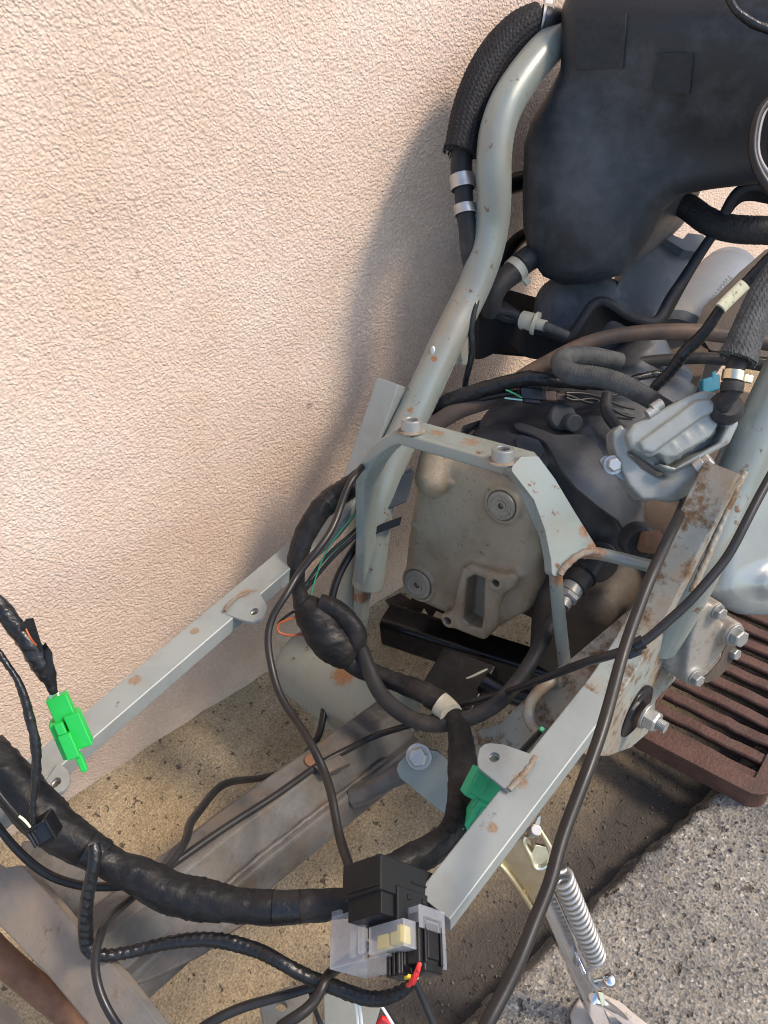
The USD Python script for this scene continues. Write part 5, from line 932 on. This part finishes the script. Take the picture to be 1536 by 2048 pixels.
# bright green connector hanging at the left
gc = thing('green_connector', 'bright green plug hanging from a taped pigtail at the left', 'connector', D(137, 1470, .56))
def gv(dx, dy, d=.56): return (dx * RGT - dy * UPV) * d / FPX
GA, GB, GN = gv(95, -33), gv(44, 100), unit(FWD - .3 * RGT) * .017
go = D(90, 1402, .56)
gm = part(gc, 'plug_body', boxax(go, GA, GB, GN, 0, .44, 0, .50, 0, .8, .0012), GREEN)
o2 = D(96, 1452, .557)
part(gc, 'socket_body', [boxax(o2, GA, GB, GN, .0, .26, 0, .70, 0, 1, .0010), boxax(o2, GA, GB, GN, .34, .66, -.06, .60, 0, 1, .0010), boxax(o2, GA, GB, GN, 0, .66, -.02, .58, .35, 1, .0010)], GREEN)
part(gc, 'latch', [boxax(o2, GA, GB, GN, .12, .30, .0, .22, -.22, .2, .0008), boxax(o2, GA, GB, GN, .10, .36, .22, .70, -.28, .2, .0010), boxax(o2, GA, GB, GN, .24, .38, .66, 1.0, -.15, .3, .0010)], GREEN)
part(gc, 'taped_pigtail', PT((-40, 1180, .55, 14), (0, 1212, .55, 15), (28, 1250, .55, 17), (56, 1285, .55, 19), (75, 1315, .553, 20), (93, 1345, .556, 17), (102, 1368, .558, 10), (108, 1385, .56, 8), sides=26, step=.0014, disp=TP(15, .22, 90, .001, .008)), TAPE, None, 40)
part(gc, 'tape_flap', [plate([(38, 1258), (52, 1238), (66, 1236), (76, 1268), (86, 1300), (70, 1318), (52, 1290)], fit(DD((40, 1258, .546), (62, 1236, .540), (84, 1300, .548), (60, 1300, .546))), .0004), plate([(80, 1300), (90, 1285), (104, 1305), (106, 1340), (96, 1360), (84, 1330)], fit(DD((80, 1300, .55), (92, 1286, .548), (104, 1340, .549))), .0004)], TAPE)
part(gc, 'wire', PT((96, 1358, .56, 3), (101, 1375, .56, 3.4), (102, 1400, .563, 3.4)), TEALW); part(gc, 'wire', PT((106, 1362, .56, 2), (114, 1380, .562, 2), (117, 1396, .563, 2)), WHITEW)
part(gc, 'wire', PT((52, 1258, .537, 2), (62, 1278, .537, 2), (72, 1290, .541, 2)), ORANGEW)
# black connector resting on the harness, with its own pigtail
bc = thing('black_connector', 'small square black plug resting on the thick harness at the left edge', 'connector', D(80, 1680, .56))
ko = D(52, 1662, .552); KA, KB, KN = gv(34, -22, .552), gv(20, 34, .552), unit(FWD + .2 * UPV) * .016
part(bc, 'body', [boxax(ko, KA, KB, KN, 0, 1, 0, 1.2, .2, 1, .0012), boxax(ko, KA, KB, KN, 0, 1, 0, .12, -.05, .3, .0005), boxax(ko, KA, KB, KN, -.1, .05, .0, 1.0, -.0, .5, .0005)], BLACKP)
part(bc, 'rim', [boxax(ko, KA, KB, KN, 0, 1, 1.05, 1.12, .12, .2, .0004), boxax(ko, KA, KB, KN, .9, 1.02, 0, 1.2, .1, .25, .0004)], PLAST)
part(bc, 'taped_pigtail', PT((-40, 1240, .545, 5), (0, 1308, .545, 6), (30, 1352, .545, 6), (48, 1394, .546, 8), (58, 1432, .547, 9), (68, 1470, .548, 9), (73, 1510, .55, 9), (73, 1550, .551, 8), (68, 1590, .552, 6), (66, 1622, .553, 5), (70, 1660, .556, 5), sides=20, step=.0014, disp=TP(17, .22, 110, .0007, .007)), TAPE, None, 40)
part(bc, 'wire', PT((-30, 1540, .545, 4), (0, 1588, .545, 4), (28, 1622, .546, 4), (56, 1654, .552, 4)), CABLEB); part(bc, 'wire', PT((38, 1632, .546, 2.5), (48, 1640, .548, 3), (60, 1654, .552, 2.5)), LABELM)

# dull green connector wedged under the right rail's tab
dg = thing('dull_green_connector', 'dull green plug wedged under the tab of the right rail', 'connector', D(960, 1580, .67))
EA, EB, EN = gv(60, 30, .67), gv(-32, 62, .67), unit(FWD - .2 * RGT) * .014
eo = D(956, 1538, .665)
part(dg, 'plug_body', [boxax(eo, EA, EB, EN, 0, 1.1, 0, .85, 0, 1, .0012), boxax(eo, EA, EB, EN, .05, .45, .1, .7, -.12, .1, .0006)], GREEND)
part(dg, 'latch', [boxax(eo, EA, EB, EN, .35, .75, .75, 1.05, -.1, .5, .0008)], GREEND)
part(dg, 'socket_body', [boxax(D(958, 1602, .662), gv(38, 16, .66), gv(-38, 62, .66), EN, 0, 1, 0, .95, 0, 1, .001), boxax(D(958, 1602, .662), gv(38, 16, .66), gv(-38, 62, .66), EN, .3, .6, .1, .9, -.1, .1, .0005)], GREEND)
part(dg, 'wire', PT((1046, 1502, .69, 7), (1062, 1484, .685, 7), (1078, 1466, .68, 6), (1086, 1456, .678, 5)), CABLE); part(dg, 'wire_end', disc(D(1083, 1460, .676), unit(D(1086, 1456, .674) - D(1078, 1466, .68)), .0022, .002), GREENW)
part(dg, 'wire', PT((925, 1655, .66, 4), (918, 1672, .66, 4), (905, 1690, .66, 4)), GREENW)

# loose cables
def cable(label, pts, m=CABLE, name='cable', **k):
    p = single(name, PT(*pts, sides=16, step=.003, **k), m, label, 'cable'); return p
cable('long thin black cable curving in an S from the bracket to the fuse box', [(776, 880, .90, 7), (758, 900, .88, 7), (735, 922, .835, 7), (716, 944, .80, 7), (697, 972, .79, 7), (680, 1017, .785, 7.5), (662, 1061, .775, 7.5), (630, 1106, .765, 7.5), (595, 1151, .76, 7.5), (572, 1190, .75, 7.5), (547, 1230, .745, 7.5), (536, 1277, .74, 7.5), (542, 1328, .735, 7.5), (559, 1387, .725, 8), (593, 1442, .71, 8), (627, 1497, .69, 8.5), (648, 1543, .68, 9), (663, 1590, .665, 9), (674, 1649, .65, 9), (686, 1696, .635, 10), (703, 1745, .615, 10), (712, 1775, .612, 10)], CABLEB)
cable('thickest loose black cable running across the right rail to the bottom edge', [(1412, 895, .82, 9), (1396, 936, .795, 9), (1377, 985, .75, 10), (1357, 1034, .695, 10.5), (1337, 1076, .66, 11), (1316, 1121, .635, 11.5), (1293, 1175, .62, 12), (1270, 1236, .605, 12), (1248, 1301, .59, 12), (1228, 1373, .575, 12.5), (1209, 1442, .56, 13), (1190, 1500, .55, 13), (1167, 1562, .54, 13.5), (1141, 1630, .53, 13.5), (1118, 1698, .52, 14), (1099, 1767, .51, 14), (1072, 1836, .50, 14.5), (1045, 1904, .49, 15), (1011, 1977, .48, 15.5), (973, 2048, .47, 16), (940, 2110, .465, 16)], CABLEB)
spz_pts = []
c4 = [D(1575, 890, .66), D(1536, 961, .655), D(1511, 1007, .65), D(1484, 1060, .645), D(1454, 1114, .642), D(1415, 1163, .64), D(1373, 1209, .638), D(1331, 1247, .638), D(1290, 1281, .638), D(1240, 1304, .642), D(1187, 1320, .66), D(1133, 1339, .70), D(1084, 1358, .73), D(1045, 1373, .755), D(1000, 1388, .785), D(950, 1402, .80), D(900, 1420, .815), D(851, 1440, .83), D(800, 1456, .835)] + [on_spine(x, y, .005) for x, y in ((745, 1474), (700, 1496), (650, 1522), (600, 1556), (540, 1598), (480, 1636), (420, 1676), (360, 1718), (310, 1752))]
c4p = single('cable', tube(c4, [.0036] * 12 + [.0032] * (len(c4) - 12), 16, .003), CABLE, 'black cable clipped to the right rail and laid along the dirty spine', 'cable')
single('cable_clip', [ring(D(1268, 1292, .639), unit(D(1290, 1281, .638) - D(1240, 1304, .642)), .0036, .0018, .008, 24), boxax(D(1258, 1304, .640), RGT * .010 + UPV * .004, -UPV * .006, FWD * .004, 0, 1, 0, 1, 0, 1, .001)], BLACKP, 'black clip holding a cable on the right rail', 'clip')
q0 = on_spine(690, 1512, .006); single('cable_clip', [boxax(on_spine(648, 1532, .009), q0 - on_spine(648, 1532, .006), np.array([.006, .001, -.004]), np.array([0, 0, -.006]), -.3, .9, -.6, 1.2, 0, 1, .001)], DARKM, 'dark clip holding a cable on the dirty spine', 'clip')
cable('thin black cable drooping over bare concrete between the left rail and the spine', [(652, 1370, .97, 7), (645, 1442, .95, 7), (631, 1484, .93, 7), (602, 1518, .90, 7), (555, 1548, .86, 7), (500, 1559, .83, 7), (461, 1564, .80, 7.5), (430, 1582, .775, 8), (402, 1617, .75, 8.5), (380, 1648, .725, 9), (375, 1668, .71, 9), (365, 1692, .695, 8.5), (344, 1723, .68, 8.5), (316, 1748, .665, 8.5), (262, 1797, .635, 8.5), (227, 1828, .60, 8.5), (203, 1866, .565, 9), (191, 1910, .55, 9), (194, 1961, .54, 9), (210, 2008, .535, 9), (238, 2055, .53, 9)])
cable('dark cable curving under the thick harness at the left edge', [(-30, 1620, .62, 8), (0, 1658, .62, 8), (23, 1687, .622, 8.5), (59, 1723, .626, 9), (98, 1750, .63, 9), (148, 1768, .63, 9), (187, 1773, .63, 9), (240, 1772, .63, 9), (290, 1762, .64, 9)], CABLEB)
cable('black cable crossing the bottom edge just left of the fuse box', [(640, 1968, .60, 9), (600, 1982, .60, 9), (547, 1997, .598, 9.5), (488, 2014, .595, 10), (430, 2040, .59, 10), (380, 2075, .59, 10)])
cable('black cable dropping from under the frosted holder to the bottom edge', [(735, 1890, .63, 11), (700, 1918, .615, 11), (672, 1938, .595, 11), (650, 1962, .575, 11.5), (630, 2000, .568, 11.5), (598, 2030, .562, 12), (560, 2055, .56, 12)], CABLEB)
cable('short black wire looping down at the bottom edge beside the rusty lug', [(622, 1985, .60, 5), (626, 2005, .605, 5), (634, 2030, .61, 5), (645, 2056, .61, 5)])
cable('thin taped wire running down the long left tube', [(975, 540, .90, 5), (962, 575, .875, 6), (948, 620, .868, 6), (943, 660, .872, 6), (945, 700, .88, 6), (938, 735, .888, 6), (930, 778, .90, 6)], TAPE, 'wire', disp=TP(19, .1, 100, .0004, .006))
lc = thing('labelled_cable', 'black taped cable with a pale yellow tag crossing in front of the silver muffler', 'cable', D(1440, 620, .75))
part(lc, 'sheath', PT((1600, 470, .74, 14), (1555, 505, .745, 13), (1520, 538, .75, 12), (1486, 572, .755, 11), (1443, 615, .76, 10), (1418, 652, .765, 11), (1395, 680, .77, 12), (1372, 702, .775, 12), (1345, 738, .785, 11), (1320, 764, .79, 10), (1302, 785, .795, 9), sides=24, step=.0015, disp=TP(23, .08, 90, .0006, .006)), TAPE, None, 50)
part(lc, 'label', PT((1490, 568, .752, 12.5), (1466, 591, .755, 12.5), (1441, 616, .757, 12.5), sides=24, step=.003), LABELM)
rw = thing('right_wires', 'black wire loop with a pale inner wire beside the tank at the right edge', 'cable', D(1520, 290, .70))
part(rw, 'sheath', PT((1580, 180, .70, 8), (1545, 195, .70, 8), (1520, 222, .70, 9), (1508, 262, .70, 9), (1506, 305, .70, 9), (1516, 340, .70, 10), (1535, 372, .70, 11), (1575, 410, .70, 12)), CABLEB)
part(rw, 'inner_wire', PT((1570, 190, .705, 5), (1538, 208, .705, 5), (1522, 240, .704, 5), (1515, 280, .704, 5), (1518, 315, .704, 5), (1540, 350, .704, 5), (1570, 370, .704, 5)), mat('pale_grey_wire', (.16, .15, .16), (.22, .20, .20), 20, .45))
part(rw, 'inner_wire', PT((1580, 210, .715, 6), (1552, 240, .715, 6), (1540, 280, .715, 6), (1550, 330, .715, 6), (1580, 350, .715, 6)), CABLE)
cable('black wire drooping over the top right corner of the tank', [(1440, -60, .70, 7), (1456, -10, .695, 7), (1470, 18, .69, 7), (1495, 40, .69, 8), (1525, 55, .69, 8), (1580, 65, .69, 8)], TAPE, disp=TP(29, .12, 120, .0007, .006))
bh = single('breather_pipe', PT((1318, 428, .93, 18), (1340, 408, .92, 22), (1372, 412, .91, 24), (1400, 432, .905, 25), (1440, 452, .90, 26), (1500, 460, .90, 27), (1590, 464, .90, 27), sides=60, step=.0009, disp=lambda th, s, R: .0012 * (meshkit.noise(np.stack(np.broadcast_arrays(np.cos(th) * R * 700, np.sin(th) * R * 700, s * 700), -1), 5) - .3)), BRAID, 'fuzzy black sleeve crossing behind the tank at the right edge', 'hose')

# ------------------------------------------------------------------ loose grit
rg = np.random.default_rng(11); V_, F_, o_ = [], [], 0
ico = trimesh.creation.icosphere(0); iv, if_ = np.array(ico.vertices), np.array(ico.faces)
for k in range(900):
    u = rg.uniform(-.2, .9); near = rg.random()
    if near < .55: v = EDGE - abs(rg.normal(0, .05)) - .02; zb = float(chz(np.array(u), np.array(v))); r = rg.uniform(.0006, .0020)
    elif near < .8: v = rg.uniform(.01, .42); zb = float(chz(np.array(u), np.array(v))); r = rg.uniform(.0005, .0018)
    else: v = EDGE + .02 + abs(rg.normal(0, .18)); zb = .0005; r = rg.uniform(.0006, .0022)
    q = iv * r * rg.uniform(.55, 1.2, 3) + rg.normal(0, r * .12, iv.shape) + wv(np.array([u]), np.array([v]), np.array([zb + r * .35]))[0]
    V_.append(q); F_.append(if_ + o_); o_ += len(iv)
GRITM = usdkit.material(stage, '/World/Looks/grit', {'g': ('geometry', {}), 'r': ('rgb_ramp', {'ramp': [(0, (.10, .085, .07)), (.4, (.22, .19, .15)), (.75, (.34, .31, .27)), (.93, (.42, .28, .16)), (1, (.55, .53, .5))]}), 'p': ('principled_bsdf', {'roughness': .8})}, [('g.random_per_island', 'r.fac'), ('r.color', 'p.base_color')], surface='p.BSDF')
single('grit', (np.vstack(V_), np.vstack(F_)), GRITM, 'loose grit scattered over the channel floor and the paving edge', 'grit', kind='stuff', smooth=False)
